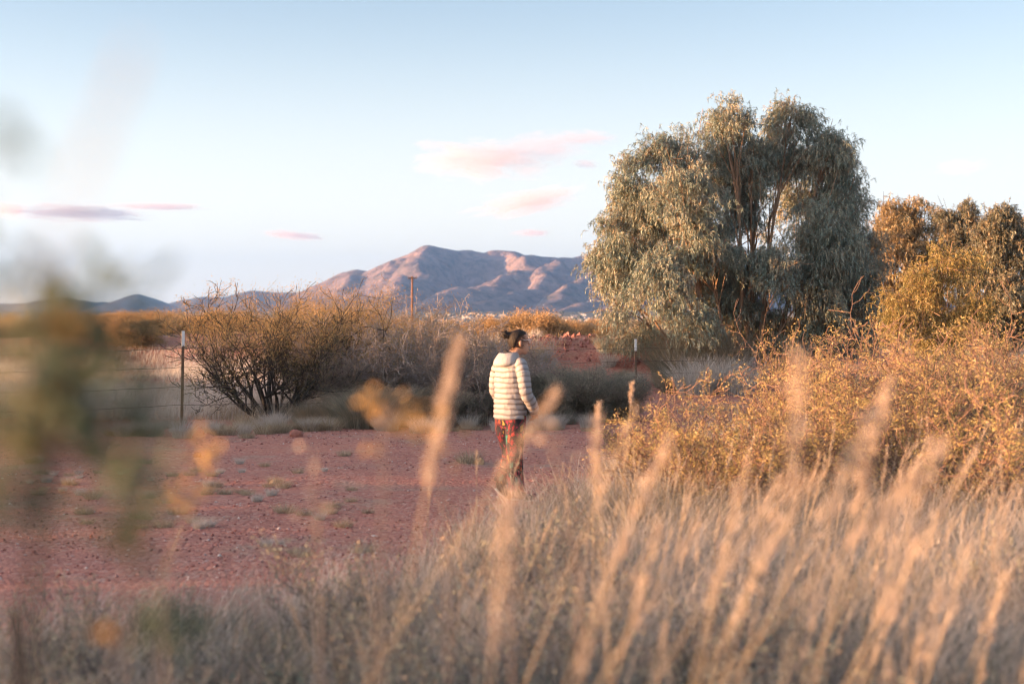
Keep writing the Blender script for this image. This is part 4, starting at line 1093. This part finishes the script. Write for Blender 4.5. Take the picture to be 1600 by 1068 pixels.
# ------------------------------------------------------------------ fence
M['post_rust'] = solid('post_rust', (0.14, 0.085, 0.055), (0.22, 0.13, 0.08), 20, 0.8, 0.3, 60)
M['post_white'] = solid('post_white', (0.74, 0.73, 0.70), (0.82, 0.81, 0.78), 20, 0.6)
M['wire'] = solid('wire', (0.10, 0.08, 0.075), (0.17, 0.13, 0.11), 30, 0.6)
def box(c, h):
    c = np.array(c, float); h = np.array(h, float)
    V = np.array([[x, y, z] for z in (-1, 1) for y in (-1, 1) for x in (-1, 1)]) * h + c
    return V, np.array([(0, 2, 3, 1), (4, 5, 7, 6), (0, 1, 5, 4), (2, 6, 7, 3), (0, 4, 6, 2), (1, 3, 7, 5)])
def tpost(x, y, hgt, label, tilt=0.0):
    root = empty('fence_post', (x, y, gz(x, y) - 0.03), 0.5, label, 'fence post', 'metal posts of the wire fence')
    root.rotation_euler = (0, tilt, 0.5)
    s = Soup(); th = hgt - 0.26
    s.add(*box((0, -0.012, th / 2), (0.024, 0.003, th / 2))); s.add(*box((0, 0.010, th / 2), (0.004, 0.019, th / 2)))
    for k in range(24): s.add(*box((0, -0.0185, 0.12 + k * th / 25), (0.008, 0.0035, 0.010)))
    s.build('shaft', M['post_rust'], root)
    s = Soup(); s.add(*box((0, -0.012, th + 0.13), (0.0245, 0.0035, 0.13))); s.add(*box((0, 0.011, th + 0.13), (0.0045, 0.0195, 0.13)))
    s.build('painted_tip', M['post_white'], root)
P1 = (GX(283, 23.6), 23.6); P2 = (GX(993, 31.5), 31.5)
P0 = (P1[0] - 5.4, 22.4); P3 = (P2[0] + 8, 39)
tpost(*P1, 1.63, 'near rusty metal fence post with a white tip, left of the wide mesquite', R(1.2))
tpost(*P2, 1.42, 'far dark metal fence post with a white tip, left of the tall gum tree')
tpost(*P0, 1.55, 'metal fence post outside the left edge of the photo')
tpost(*P3, 1.5, 'metal fence post hidden behind the tall gum tree')
for hi, (z1_, z0_, z2_) in enumerate([(1.32, 1.22, 1.18), (1.0, 1.0, .9), (0.68, .70, .62), (0.38, .40, .32)]):
    s = Soup()
    pts = []
    for (a, za), (b, zb) in (((P0, z0_), (P1, z1_)), ((P1, z1_), (P2, z2_)), ((P2, z2_), (P3, z2_))):
        for t in np.linspace(0, 1, 31)[:-1]:
            pts.append((a[0] + (b[0] - a[0]) * t, a[1] + (b[1] - a[1]) * t - 0.03, za + (zb - za) * t - 0.05 * math.sin(t * math.pi) * (1 + 0.3 * hi) + 0.004 * math.sin(t * 37 + hi)))
    pts = np.array(pts)
    s.segs(pts[:-1], pts[1:], 0.0042, 0.0042, 4)
    # barbs
    cum = np.concatenate([[0], np.cumsum(np.linalg.norm(np.diff(pts, axis=0), axis=1))])
    for q in np.arange(0.1, cum[-1] - 0.1, 0.13):
        c = np.array([np.interp(q, cum, pts[:, j]) for j in range(3)])
        dv = np.random.default_rng(int(q * 100) + hi).normal(0, 1, 3); dv /= np.linalg.norm(dv)
        s.segs([c - dv * 0.016], [c + dv * 0.016], 0.0022, 0.0015, 3)
    nm = ['top', 'second', 'third', 'lowest'][hi]
    tag(s.build('barbed_wire', M['wire']), '%s strand of barbed wire strung from the near fence post' % nm, 'wire', 'strands of barbed wire')

# ------------------------------------------------------------------ utility pole
M['pole_wood'] = solid('pole_wood', (0.17, 0.09, 0.055), (0.26, 0.14, 0.09), 4, 0.9, 0.4, 10, (1, 1, 0.2))
px_, pd = 644, 190
px0 = GX(px_, pd)
pole = empty('utility_pole', (px0, pd, gz(px0, pd)), 0.35, 'lone brown wooden utility pole with a short crossarm, in front of the mountain', 'utility pole')
ph = H + (HY - 432) / F * pd - gz(px0, pd)
s = Soup(); s.segs([(0.03, 0, 0), (0.0, 0, ph * .5)], [(0.0, 0, ph * .5), (0.02, 0, ph)], [0.16, 0.14], [0.14, 0.11], 10); s.build('shaft', M['pole_wood'], pole, True)
s = Soup(); s.add(*box((0, -0.17, ph - 0.22), (0.62, 0.05, 0.065))); s.build('crossarm', M['pole_wood'], pole)
for xx in (-0.52, -0.2, 0.52):
    s = Soup(); s.segs([(xx, -0.17, ph - 0.155), (xx, -0.17, ph - 0.05)], [(xx, -0.17, ph - 0.05), (xx, -0.17, ph + 0.05)], [0.02, 0.05], [0.045, 0.03], 8); s.build('insulator', M['wire'], pole)
s = Soup(); s.segs([(-0.35, -0.14, ph - .28), (0.35, -0.14, ph - .28)], [(0, -0.13, ph - .75), (0, -0.13, ph - .75)], 0.02, 0.02, 4); s.build('brace', M['wire'], pole)

# ------------------------------------------------------------------ distant town
M['wall_pale'] = solid('wall_pale', (0.40, 0.36, 0.32), (0.50, 0.46, 0.42), 0.3)
M['wall_tan'] = solid('wall_tan', (0.42, 0.32, 0.24), (0.52, 0.40, 0.30), 0.3)
M['roof_pale'] = solid('roof_pale', (0.42, 0.42, 0.42), (0.52, 0.51, 0.50), 0.3)
M['roof_dark'] = solid('roof_dark', (0.16, 0.11, 0.09), (0.24, 0.16, 0.13), 0.3)
M['glass_dark'] = solid('glass_dark', (0.04, 0.045, 0.05), (0.06, 0.065, 0.07), 1, 0.2)
def make_house(label, loc, wall, roof, wx, wy, hz_, gable=True):
    root = empty('house', loc, 0, label, 'house', 'houses of the distant town')
    s = Soup(); s.add(*box((0, 0, hz_ / 2), (wx / 2, wy / 2, hz_ / 2))); s.build('wall', M[wall], root)
    s = Soup(); e = 0.5; rh = 1.6 if gable else 0.35
    if gable:
        V = [(-wx/2-e, -wy/2-e, hz_+.02), (wx/2+e, -wy/2-e, hz_+.02), (wx/2+e, wy/2+e, hz_+.02), (-wx/2-e, wy/2+e, hz_+.02), (-wx/2-e, 0, hz_+rh), (wx/2+e, 0, hz_+rh)]
        s.add(V, [(0, 1, 5, 4), (2, 3, 4, 5), (0, 3, 2, 1)], [(0, 4, 3), (1, 2, 5)])
    else:
        s.add(*box((0, 0, hz_ + .2), (wx / 2 + .15, wy / 2 + .15, .18)))
    s.build('roof', M[roof], root)
    for xx in (-wx * .3, wx * .05, wx * .32):
        s = Soup(); s.add(*box((xx, -wy / 2, 1.7), (0.7, 0.06, 0.6))); s.build('window', M['glass_dark'], root)
    s = Soup(); s.add(*box((-wx * .12, -wy / 2, 1.05), (0.5, 0.06, 1.04))); s.build('door', M['roof_dark'], root)
    return root
def tz(x, y): return gz(x, y)
hA = make_house('pale house of the distant town, right above the person\'s left shoulder', (GX(735, 4300), 4300, tz(GX(735, 4300), 4300)), 'wall_pale', 'roof_pale', 17, 10, 3.6)
hB = make_house('tan house of the distant town, just left of the person', (GX(760, 4000), 4000, tz(GX(760, 4000), 4000)), 'wall_tan', 'roof_dark', 15, 10, 3.4)
hC = make_house('long pale flat-roofed building of the distant town, right of the person', (GX(885, 4200), 4200, tz(GX(885, 4200), 4200)), 'wall_pale', 'roof_pale', 26, 14, 4.4, False)
rh_ = np.random.default_rng(9)
for k in range(120):
    u = rh_.random()
    px = rh_.normal(735, 26) if u < 0.35 else (rh_.normal(885, 26) if u < 0.6 else rh_.uniform(660, 1060))
    d = rh_.uniform(3500, 5400)
    src = [hA, hB, hA, hC][k % 4]
    x = GX(px, d)
    zone = 'left cluster beside the utility pole' if px < 770 else ('right cluster under the mountain' if px < 950 else 'part behind the tall gum tree')
    lab = {hA: 'pale gabled', hB: 'tan dark-roofed', hC: 'long pale flat-roofed'}[src]
    copy_thing(src, (x, d, tz(x, d) - 0.1), rh_.uniform(-0.7, 0.7), rh_.uniform(0.6, 1.0), '%s house in the distant town, %s, %s row' % (lab, zone, 'front' if d < 4100 else ('middle' if d < 4800 else 'back')), 'houses of the distant town')
# dark round trees between the houses
s = Soup(); V, T = ICO2
rngt = np.random.default_rng(10)
V2 = V * (1 + rngt.normal(0, 0.12, (len(V), 1))) * np.array([4.5, 4.5, 3.2]) + np.array([0, 0, 4.2])
tt_ = empty('town_tree', (GX(720, 4150), 4150, tz(GX(720, 4150), 4150)), 0, 'dark round tree among the houses of the distant town, left cluster', 'tree', 'trees of the distant town')
mesh_obj('crown', V2, [T], M['dark_leaf'], tt_)
s = Soup(); s.segs([(0, 0, 0)], [(0, 0, 2.6)], 0.4, 0.3, 6); s.build('trunk', M['dark_bark'], tt_)
for k in range(90):
    px = rngt.uniform(640, 1060); d = rngt.uniform(3300, 5600); x = GX(px, d)
    zone = 'left cluster' if px < 770 else ('right cluster' if px < 950 else 'seen through the tall gum tree')
    copy_thing(tt_, (x, d, tz(x, d)), rngt.uniform(0, 6), rngt.uniform(0.7, 1.4), 'dark round tree among the houses of the distant town, %s' % zone, 'trees of the distant town')

# ------------------------------------------------------------------ the person
M['skin'] = solid('skin', (0.56, 0.31, 0.21), (0.50, 0.27, 0.18), 20, 0.55)
M['hair'] = solid('hair', (0.010, 0.008, 0.007), (0.028, 0.018, 0.013), 60, 0.6, 0.6, 80, (1, 1, 0.2))
M['scarf'] = solid('scarf', (0.015, 0.015, 0.018), (0.03, 0.03, 0.035), 30, 0.9)
M['shoe'] = solid('shoe', (0.05, 0.04, 0.035), (0.09, 0.07, 0.06), 30, 0.8)
M['sole'] = solid('sole', (0.55, 0.50, 0.44), (0.62, 0.57, 0.5), 30, 0.8)
M['frame_clear'] = solid('frame_clear', (0.75, 0.66, 0.62), (0.8, 0.72, 0.68), 10, 0.3)
M['lens'] = solid('lens', (0.35, 0.33, 0.32), (0.4, 0.38, 0.36), 5, 0.1)
M['eye'] = solid('eye', (0.03, 0.02, 0.015), (0.04, 0.03, 0.02), 5, 0.2)
def jacket_material():
    m, t, out = nodemat('cream_puffer')
    p = t.nodes.new('ShaderNodeBsdfPrincipled'); p.inputs['Roughness'].default_value = 0.55
    p.inputs['Specular IOR Level'].default_value = 0.3
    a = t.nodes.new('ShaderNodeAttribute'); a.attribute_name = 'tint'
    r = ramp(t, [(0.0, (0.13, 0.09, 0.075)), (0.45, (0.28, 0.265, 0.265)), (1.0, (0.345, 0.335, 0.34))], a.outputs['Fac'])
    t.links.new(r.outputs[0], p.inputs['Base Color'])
    tc = t.nodes.new('ShaderNodeTexCoord')
    mp = t.nodes.new('ShaderNodeMapping'); mp.inputs['Scale'].default_value = (1, 1, 0.35); t.links.new(tc.outputs['Object'], mp.inputs[0])
    n = tex_noise(t, 42, 3, 0.6, mp.outputs[0])
    b = t.nodes.new('ShaderNodeBump'); b.inputs['Strength'].default_value = 0.7; b.inputs['Distance'].default_value = 0.012
    t.links.new(n.outputs[0], b.inputs['Height']); t.links.new(b.outputs[0], p.inputs['Normal'])
    t.links.new(p.outputs[0], out.inputs[0])
    return m
M['jacket'] = jacket_material()
def trouser_material():
    m, t, out = nodemat('patterned_cloth')
    p = t.nodes.new('ShaderNodeBsdfPrincipled'); p.inputs['Roughness'].default_value = 0.8
    tc = t.nodes.new('ShaderNodeTexCoord')
    mp = t.nodes.new('ShaderNodeMapping'); mp.inputs['Scale'].default_value = (1, 1, 0.55); mp.inputs['Rotation'].default_value = (0, 0.35, 0)
    t.links.new(tc.outputs['Object'], mp.inputs[0])
    nz = tex_noise(t, 18, 3, 0.6, mp.outputs[0])
    mv = mixc(t, mp.outputs[0], nz.outputs['Color'], 0.06)
    v = t.nodes.new('ShaderNodeTexVoronoi'); v.inputs['Scale'].default_value = 26; t.links.new(mv, v.inputs['Vector'])
    sp = t.nodes.new('ShaderNodeSeparateColor'); t.links.new(v.outputs['Color'], sp.inputs[0])
    r = ramp(t, [(0.0, (0.22, 0.02, 0.03)), (0.28, (0.32, 0.035, 0.035)), (0.42, (0.015, 0.015, 0.02)), (0.64, (0.24, 0.025, 0.07)), (0.78, (0.40, 0.24, 0.05)), (0.84, (0.02, 0.17, 0.14)), (0.92, (0.32, 0.06, 0.03))], sp.outputs[0], 'CONSTANT')
    ed = ramp(t, [(0.0, (0, 0, 0)), (0.09, (0, 0, 0)), (0.14, (1, 1, 1))], None)
    v2 = t.nodes.new('ShaderNodeTexVoronoi'); v2.feature = 'DISTANCE_TO_EDGE'; v2.inputs['Scale'].default_value = 26; t.links.new(mv, v2.inputs['Vector'])
    t.links.new(v2.outputs['Distance'], ed.inputs[0])
    c = mixc(t, (0.03, 0.015, 0.02), r.outputs[0], ed.outputs[0])
    t.links.new(c, p.inputs['Base Color'])
    n = tex_noise(t, 12, 3, 0.6, tc.outputs['Object'])
    b = t.nodes.new('ShaderNodeBump'); b.inputs['Strength'].default_value = 0.6; b.inputs['Distance'].default_value = 0.02
    t.links.new(n.outputs[0], b.inputs['Height']); t.links.new(b.outputs[0], p.inputs['Normal'])
    t.links.new(p.outputs[0], out.inputs[0])
    return m
M['trousers'] = trouser_material()

HD = R(50)
RV = np.array([math.cos(HD), -math.sin(HD), 0]); FV = np.array([math.sin(HD), math.cos(HD), 0]); ZV = np.array([0, 0, 1.0])
def bf(u, v, z): return RV * u + FV * v + ZV * z
def loft(s, rings, n=32, tints=None, cap=True):
    """rings: list of (centre, axisA, axisB) vectors"""
    th = np.arange(n) / n * 2 * np.pi
    V = np.concatenate([c + np.cos(th)[:, None] * a + np.sin(th)[:, None] * b for c, a, b in rings])
    m = len(rings); i = np.arange(n); j = (i + 1) % n
    Q = np.concatenate([np.stack([k * n + i, k * n + j, (k + 1) * n + j, (k + 1) * n + i], 1) for k in range(m - 1)])
    tt = np.full(len(V), 0.5) if tints is None else np.repeat(tints, n)
    T = []
    if cap:
        V = np.concatenate([V, [rings[0][0], rings[-1][0]]]); tt = np.concatenate([tt, [tt[0], tt[-1]]])
        T = np.concatenate([np.stack([j, i, np.full(n, m * n)], 1), np.stack([(m - 1) * n + i, (m - 1) * n + j, np.full(n, m * n + 1)], 1)])
    s.add(V, Q, T, tint=tt)
def tube(s, pts, rad, n=20, sub=8, flat=None, quilt=0.0, qstep=0.055):
    """smooth tapering tube through pts; quilt > 0 gives padded bands"""
    pts = np.array(pts, float); rad = np.array(rad, float)
    m = len(pts); t = np.arange(m); tf = np.linspace(0, m - 1, (m - 1) * sub + 1)
    C = np.zeros((len(tf), 3)); Rr = np.interp(tf, t, rad)
    for k in range(3):       # Catmull-Rom
        p = np.concatenate([[2 * pts[0, k] - pts[1, k]], pts[:, k], [2 * pts[-1, k] - pts[-2, k]]])
        i = np.minimum(tf.astype(int), m - 2); f = tf - i
        p0, p1, p2, p3 = p[i], p[i + 1], p[i + 2], p[i + 3]
        C[:, k] = 0.5 * (2 * p1 + (p2 - p0) * f + (2 * p0 - 5 * p1 + 4 * p2 - p3) * f ** 2 + (3 * p1 - p0 - 3 * p2 + p3) * f ** 3)
    d = np.gradient(C, axis=0); d, a, b = frames(d)
    arc = np.concatenate([[0], np.cumsum(np.linalg.norm(np.diff(C, axis=0), axis=1))])
    tints = np.full(len(tf), 1.0)
    if quilt:
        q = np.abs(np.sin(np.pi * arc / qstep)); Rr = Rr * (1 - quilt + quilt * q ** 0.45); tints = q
    loft(s, [(C[k], a[k] * Rr[k], b[k] * Rr[k] * (flat or 1)) for k in range(len(tf))], n, tints)

person = empty('person', (0.0, 13.7, gz(0, 13.7)), 0, 'person seen from behind in a cream quilted jacket and patterned trousers, walking and looking right', 'person')
PX = (797 - 800) / F * 13.7
person.location.x = PX
# head in its own frame: looks to the right of the photo, a little away
HA = R(14); HF = np.array([math.cos(HA), math.sin(HA), 0]); HS = np.array([math.sin(HA), -math.cos(HA), 0])
HC = np.array([0.088, -0.012, 1.412])
def head_ring(z, f, b, w, tilt=-0.06):
    c = HC + HF * ((f - b) / 2 + tilt * 0) + ZV * z
    return (c, HF * (f + b) / 2, HS * w)
hs_ = Soup()
loft(hs_, [head_ring(*q) for q in [(-0.004, .062, -.02, .020), (.006, .078, .0, .034), (.022, .086, .02, .047), (.040, .084, .045, .055), (.060, .088, .066, .062), (.085, .084, .082, .067), (.11, .084, .092, .071),
     (.132, .079, .098, .073), (.155, .086, .100, .074), (.178, .082, .096, .071), (.198, .066, .080, .059), (.213, .040, .052, .039), (.220, .012, .018, .014)]], 36)
tube(hs_, [HC + HF * .078 + ZV * .135, HC + HF * .094 + ZV * .112, HC + HF * .106 + ZV * .090, HC + HF * .082 + ZV * .080], [.006, .0085, .0115, .008], 12)      # nose
tube(hs_, [HC + HF * .072 + HS * -.022 + ZV * .054, HC + HF * .091 + ZV * .057, HC + HF * .072 + HS * .022 + ZV * .054], [.004, .008, .004], 10)            # lips
tube(hs_, [HC + HF * .070 + HS * -.02 + ZV * .043, HC + HF * .087 + ZV * .044, HC + HF * .070 + HS * .02 + ZV * .043], [.004, .0085, .004], 10)
tube(hs_, [HC + HF * .074 + HS * -.035 + ZV * .150, HC + HF * .088 + ZV * .150, HC + HF * .074 + HS * .035 + ZV * .150], [.006, .006, .006], 10)             # brow
for sgn in (1, -1):
    loft(hs_, [(HC + HF * -.008 + HS * sgn * (.072 + .020 * k) + ZV * .105, HF * .016 * (1 - .2 * k), ZV * .030 * (1 - .1 * k)) for k in (0, 1)], 14)   # ears
tube(hs_, [bf(0, -.02, 1.30), bf(.0, -.01, 1.37), HC + HF * -.025 + ZV * .03, HC + HF * -.02 + ZV * .06], [.066, .055, .052, .05], 20)
loft(hs_, [(bf(0, 0, z), RV * a, FV * b) for z, a, b in [(.74, .10, .08), (.80, .155, .105), (.88, .16, .108), (.98, .135, .098), (1.08, .13, .10), (1.2, .15, .105), (1.29, .165, .09), (1.335, .14, .075), (1.37, .07, .06)]], 32)
ARM = {1: [(.155, 0, 1.315), (.205, -.01, 1.23), (.232, -.012, 1.12), (.245, .0, 1.03), (.24, .055, .96), (.215, .108, .895), (.185, .142, .858)],
       -1: [(-.15, 0, 1.315), (-.185, -.01, 1.23), (-.205, -.015, 1.12), (-.215, .0, 1.04), (-.21, .06, .97), (-.19, .11, .90), (-.165, .145, .86)]}
for sgn in (1, -1):
    a = ARM[sgn]
    tube(hs_, [bf(*q) for q in a], [.048, .044, .038, .036, .034, .027, .023], 16)
    w_ = np.array(a[-1]); 
    # hand in the jacket pocket: palm, four curled fingers and a thumb
    palm = w_ + np.array([-sgn * .028, .028, -.035])
    tube(hs_, [bf(*w_), bf(*(w_ + palm) / 2), bf(*palm)], [.024, .032, .034], 14, flat=.6)
    for k in range(4):
        o = np.array([0, (k - 1.5) * .019, 0]); ln_ = [.060, .072, .068, .052][k]
        tube(hs_, [bf(*(palm + o)), bf(*(palm + o + np.array([-sgn * .25, .1, -.9]) * ln_ * .5)), bf(*(palm + o + np.array([-sgn * .8, .1, -.75]) * ln_))], [.010, .0088, .0072], 8, 4)
    tube(hs_, [bf(*(w_ + palm) / 2 + bf(0, .022, 0)), bf(*palm + np.array([-sgn * .012, .052, .0])) , bf(*palm + np.array([-sgn * .02, .062, -.032]))], [.012, .0105, .0085], 8, 4)
LEG = {1: [(.056, -.062, .83), (.050, -.060, .66), (.044, -.055, .46), (.048, -.050, .28), (.055, -.05, .09)],
       -1: [(-.050, .062, .83), (-.040, .066, .66), (-.002, .075, .46), (-.045, .070, .30), (-.098, .06, .15)]}
for sgn in (1, -1):
    tube(hs_, [np.array(q) for q in LEG[sgn]], [.085, .072, .053, .050, .034], 18)
fdir = {1: np.array([.93, .30, -.10]), -1: np.array([.70, .22, -.66])}
for sgn in (1, -1):
    an_ = np.array(LEG[sgn][-1])
    tube(hs_, [an_, an_ + ZV * -.045 + fdir[sgn] * .05, an_ + ZV * -.055 + fdir[sgn] * .15], [.034, .036, .022], 14)
def remeshed(s, name, mat, parent, vox, smooth_it=4):
    o = s.build('tmp', mat)
    md = o.modifiers.new('r', 'REMESH'); md.mode = 'VOXEL'; md.voxel_size = vox
    m2 = o.modifiers.new('s', 'SMOOTH'); m2.factor = 0.5; m2.iterations = smooth_it
    dg = bpy.context.evaluated_depsgraph_get(); dg.update()
    me = bpy.data.meshes.new_from_object(o.evaluated_get(dg))
    bpy.data.objects.remove(o)
    me.name = name
    for p_ in me.polygons: p_.use_smooth = True
    q = bpy.data.objects.new(name, me); COL.objects.link(q); q.parent = parent
    return q
remeshed(hs_, 'body', M['skin'], person, 0.0055, 2)
# hair and bun
s = Soup()
loft(s, [head_ring(*q) for q in [(.055, -.060, .070, .040), (.068, -.046, .088, .058), (.09, -.030, .100, .072), (.112, -.012, .108, .079), (.137, .018, .114, .081), (.16, .040, .115, .082), (.185, .066, .110, .079), (.205, .072, .096, .069), (.222, .052, .072, .052), (.232, .018, .035, .026)]], 36)
V, T = ICO3
bc = HC + HF * -.142 + ZV * .185
nb_ = V * np.array([.040, .036, .040]) * (1 + 0.30 * fbm(V[:, 0] * 3, V[:, 1] * 3 + V[:, 2] * 5, 1.0, 3, 3.0))[:, None]
s.add(nb_ + bc, T=T)
tube(s, [HC + HF * -.07 + ZV * .17, HC + HF * -.11 + ZV * .182, bc], [.05, .034, .026], 14)
hr = remeshed(s, 'hair', M['hair'], person, 0.006, 2)
s = Soup(); rr_ = np.random.default_rng(4)
for k in range(46):
    a_ = bc + rr_.normal(0, .022, 3); b_ = a_ + rr_.normal(0, .022, 3) + np.array([-.008, 0, .006])
    s.segs([a_], [b_], .0016, .0006, 3)
for k in range(60):
    a_ = HC + HF * rr_.uniform(-.10, -.03) + HS * rr_.uniform(-.05, .06) + ZV * .055; b_ = a_ + rr_.normal(0, .008, 3) + ZV * rr_.uniform(-.05, -.015)
    s.segs([a_], [b_], .0018, .0007, 3)
s.build('loose_strands', M['hair'], hr)
M['hair_strand'] = solid('hair_strand', (0.10, 0.055, 0.035), (0.03, 0.018, 0.012), 60, 0.5)
s = Soup(); hcn = HC + ZV * .128; bdir = np.array([-.93, 0.0, .37])
for k in range(420):
    a0 = rr_.uniform(-2.9, 2.9); e0 = rr_.uniform(-.55, 1.2)
    da = np.array([math.cos(a0) * math.cos(e0) * .45, math.sin(a0) * math.cos(e0), math.sin(e0)]); da /= np.linalg.norm(da)
    pts_ = []
    for t_ in np.linspace(0, .92, 7):
        dd = da * (1 - t_) + bdir * t_; dd /= np.linalg.norm(dd)
        ext = np.array([.1135 if dd[0] < 0 else .078, .0850, .1080]) * (1.0 + .012 * rr_.random())
        pts_.append(hcn + HF * dd[0] * ext[0] + HS * dd[1] * ext[1] + ZV * dd[2] * ext[2])
    pts_ = np.array(pts_); s.segs(pts_[:-1], pts_[1:], .0013, .0013, 3)
s.build('swept_strands', M['hair_strand'], hr)
# eyes, glasses
for sgn in (1, -1):
    V, T = ICO2
    mesh_obj('eye', V * .0095 + HC + HF * .070 + HS * sgn * .030 + ZV * .130, [T], M['eye'], person, True)
gl = Soup()
for sgn in (1, -1):
    th = np.linspace(0, 2 * np.pi, 21); cc = HC + HF * .094 + HS * sgn * .034 + ZV * .128
    ring_ = cc + np.cos(th)[:, None] * HS * .026 + np.sin(th)[:, None] * ZV * .021
    gl.segs(ring_[:-1], ring_[1:], .0028, .0028, 6)
    e0 = HC + HF * .090 + HS * sgn * .064 + ZV * .136; e1 = HC + HF * -.005 + HS * sgn * .085 + ZV * .134
    gl.segs([e0], [e1], .0035, .0028, 6)
gl.segs([HC + HF * .095 - HS * .009 + ZV * .132], [HC + HF * .095 + HS * .009 + ZV * .132], .0028, .0028, 6)
gl.build('glasses', M['frame_clear'], person)
s = Soup(); tube(s, [bf(0, -.015, 1.36), bf(.0, -.008, 1.40), bf(.01, .0, 1.432)], [.078, .074, .064], 24); s.build('scarf', M['scarf'], person, True)
# jacket
s = Soup()
zz = np.arange(.783, 1.3951, .004)
tab = np.array([(.783, .172, .128, 0), (.80, .186, .140, 0), (.95, .184, .142, .0), (1.08, .172, .134, 0), (1.2, .176, .130, -.004), (1.29, .176, .118, -.008), (1.335, .160, .102, -.01), (1.37, .118, .085, -.012), (1.395, .078, .072, -.012)])
A_ = np.interp(zz, tab[:, 0], tab[:, 1]); B_ = np.interp(zz, tab[:, 0], tab[:, 2]); C_ = np.interp(zz, tab[:, 0], tab[:, 3])
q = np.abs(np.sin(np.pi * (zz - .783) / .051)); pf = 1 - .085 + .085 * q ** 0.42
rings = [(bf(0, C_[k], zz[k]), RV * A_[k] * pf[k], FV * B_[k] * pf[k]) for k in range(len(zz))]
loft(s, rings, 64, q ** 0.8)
V_ = s.V[-1]; rad0 = np.hypot(V_[:, 0], V_[:, 1]); an_v = np.arctan2(V_[:, 1], V_[:, 0])
wob = 1 + 0.055 * fbm(np.cos(an_v) * 3 + 5, np.sin(an_v) * 3 + V_[:, 2] * 9, 1.0, 4, 51.0)
V_[:, 0] *= wob; V_[:, 1] *= wob; V_[:, 2] += 0.008 * fbm(np.cos(an_v) * 1.6, np.sin(an_v) * 1.6 + np.floor(V_[:, 2] / .051) * 3.3, 1.0, 2, 53.0) * (V_[:, 2] > .80)
for sgn in (1, -1):
    tube(s, [bf(*q_) for q_ in [(sgn * .135, 0, 1.325)] + ARM[sgn]], [.052, .064, .066, .063, .060, .058, .054, .040], 28, 14, quilt=.10, qstep=.053)
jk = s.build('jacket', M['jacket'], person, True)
s = Soup()
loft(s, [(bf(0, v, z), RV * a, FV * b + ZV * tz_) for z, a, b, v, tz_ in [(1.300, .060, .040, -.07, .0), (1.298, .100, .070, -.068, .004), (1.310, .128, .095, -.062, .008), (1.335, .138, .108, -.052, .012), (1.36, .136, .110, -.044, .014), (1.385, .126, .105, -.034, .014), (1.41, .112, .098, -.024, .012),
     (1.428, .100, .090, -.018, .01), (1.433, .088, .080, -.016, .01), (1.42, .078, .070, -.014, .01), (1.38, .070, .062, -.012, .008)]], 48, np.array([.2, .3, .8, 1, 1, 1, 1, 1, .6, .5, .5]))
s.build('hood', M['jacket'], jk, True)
# trousers
s = Soup()
loft(s, [(bf(0, 0, z), RV * a, FV * b) for z, a, b in [(.70, .10, .085), (.735, .150, .112), (.78, .168, .122), (.84, .168, .122), (.90, .15, .11)]], 32)
tube(s, [np.array(q_) for q_ in LEG[1][:4]] + [np.array((.056, -.05, .10))], [.102, .096, .080, .080, .086], 24)
tube(s, [np.array(q_) for q_ in LEG[-1][:4]] + [np.array((-.092, .06, .165))], [.104, .098, .076, .072, .076], 24)
remeshed(s, 'trousers', M['trousers'], person, 0.006, 3)
for sgn in (1, -1):
    an_ = np.array(LEG[sgn][-1]); fd = fdir[sgn]
    s = Soup()
    tube(s, [an_ + ZV * .03, an_ + ZV * -.02 + fd * .01, an_ + ZV * -.042 + fd * .07, an_ + ZV * -.05 + fd * .165], [.040, .044, .043, .028], 18)
    sh_ = remeshed(s, 'shoe', M['shoe'], person, 0.006, 2)
    s = Soup()
    dn = np.cross(fd, np.cross(ZV, fd)); dn /= np.linalg.norm(dn)
    tube(s, [an_ + ZV * -.040 - fd * .03 - dn * .032, an_ + ZV * -.045 + fd * .08 - dn * .034, an_ + ZV * -.05 + fd * .185 - dn * .02], [.030, .036, .024], 14, flat=.35)
    s.build('sole', M['sole'], sh_, True)
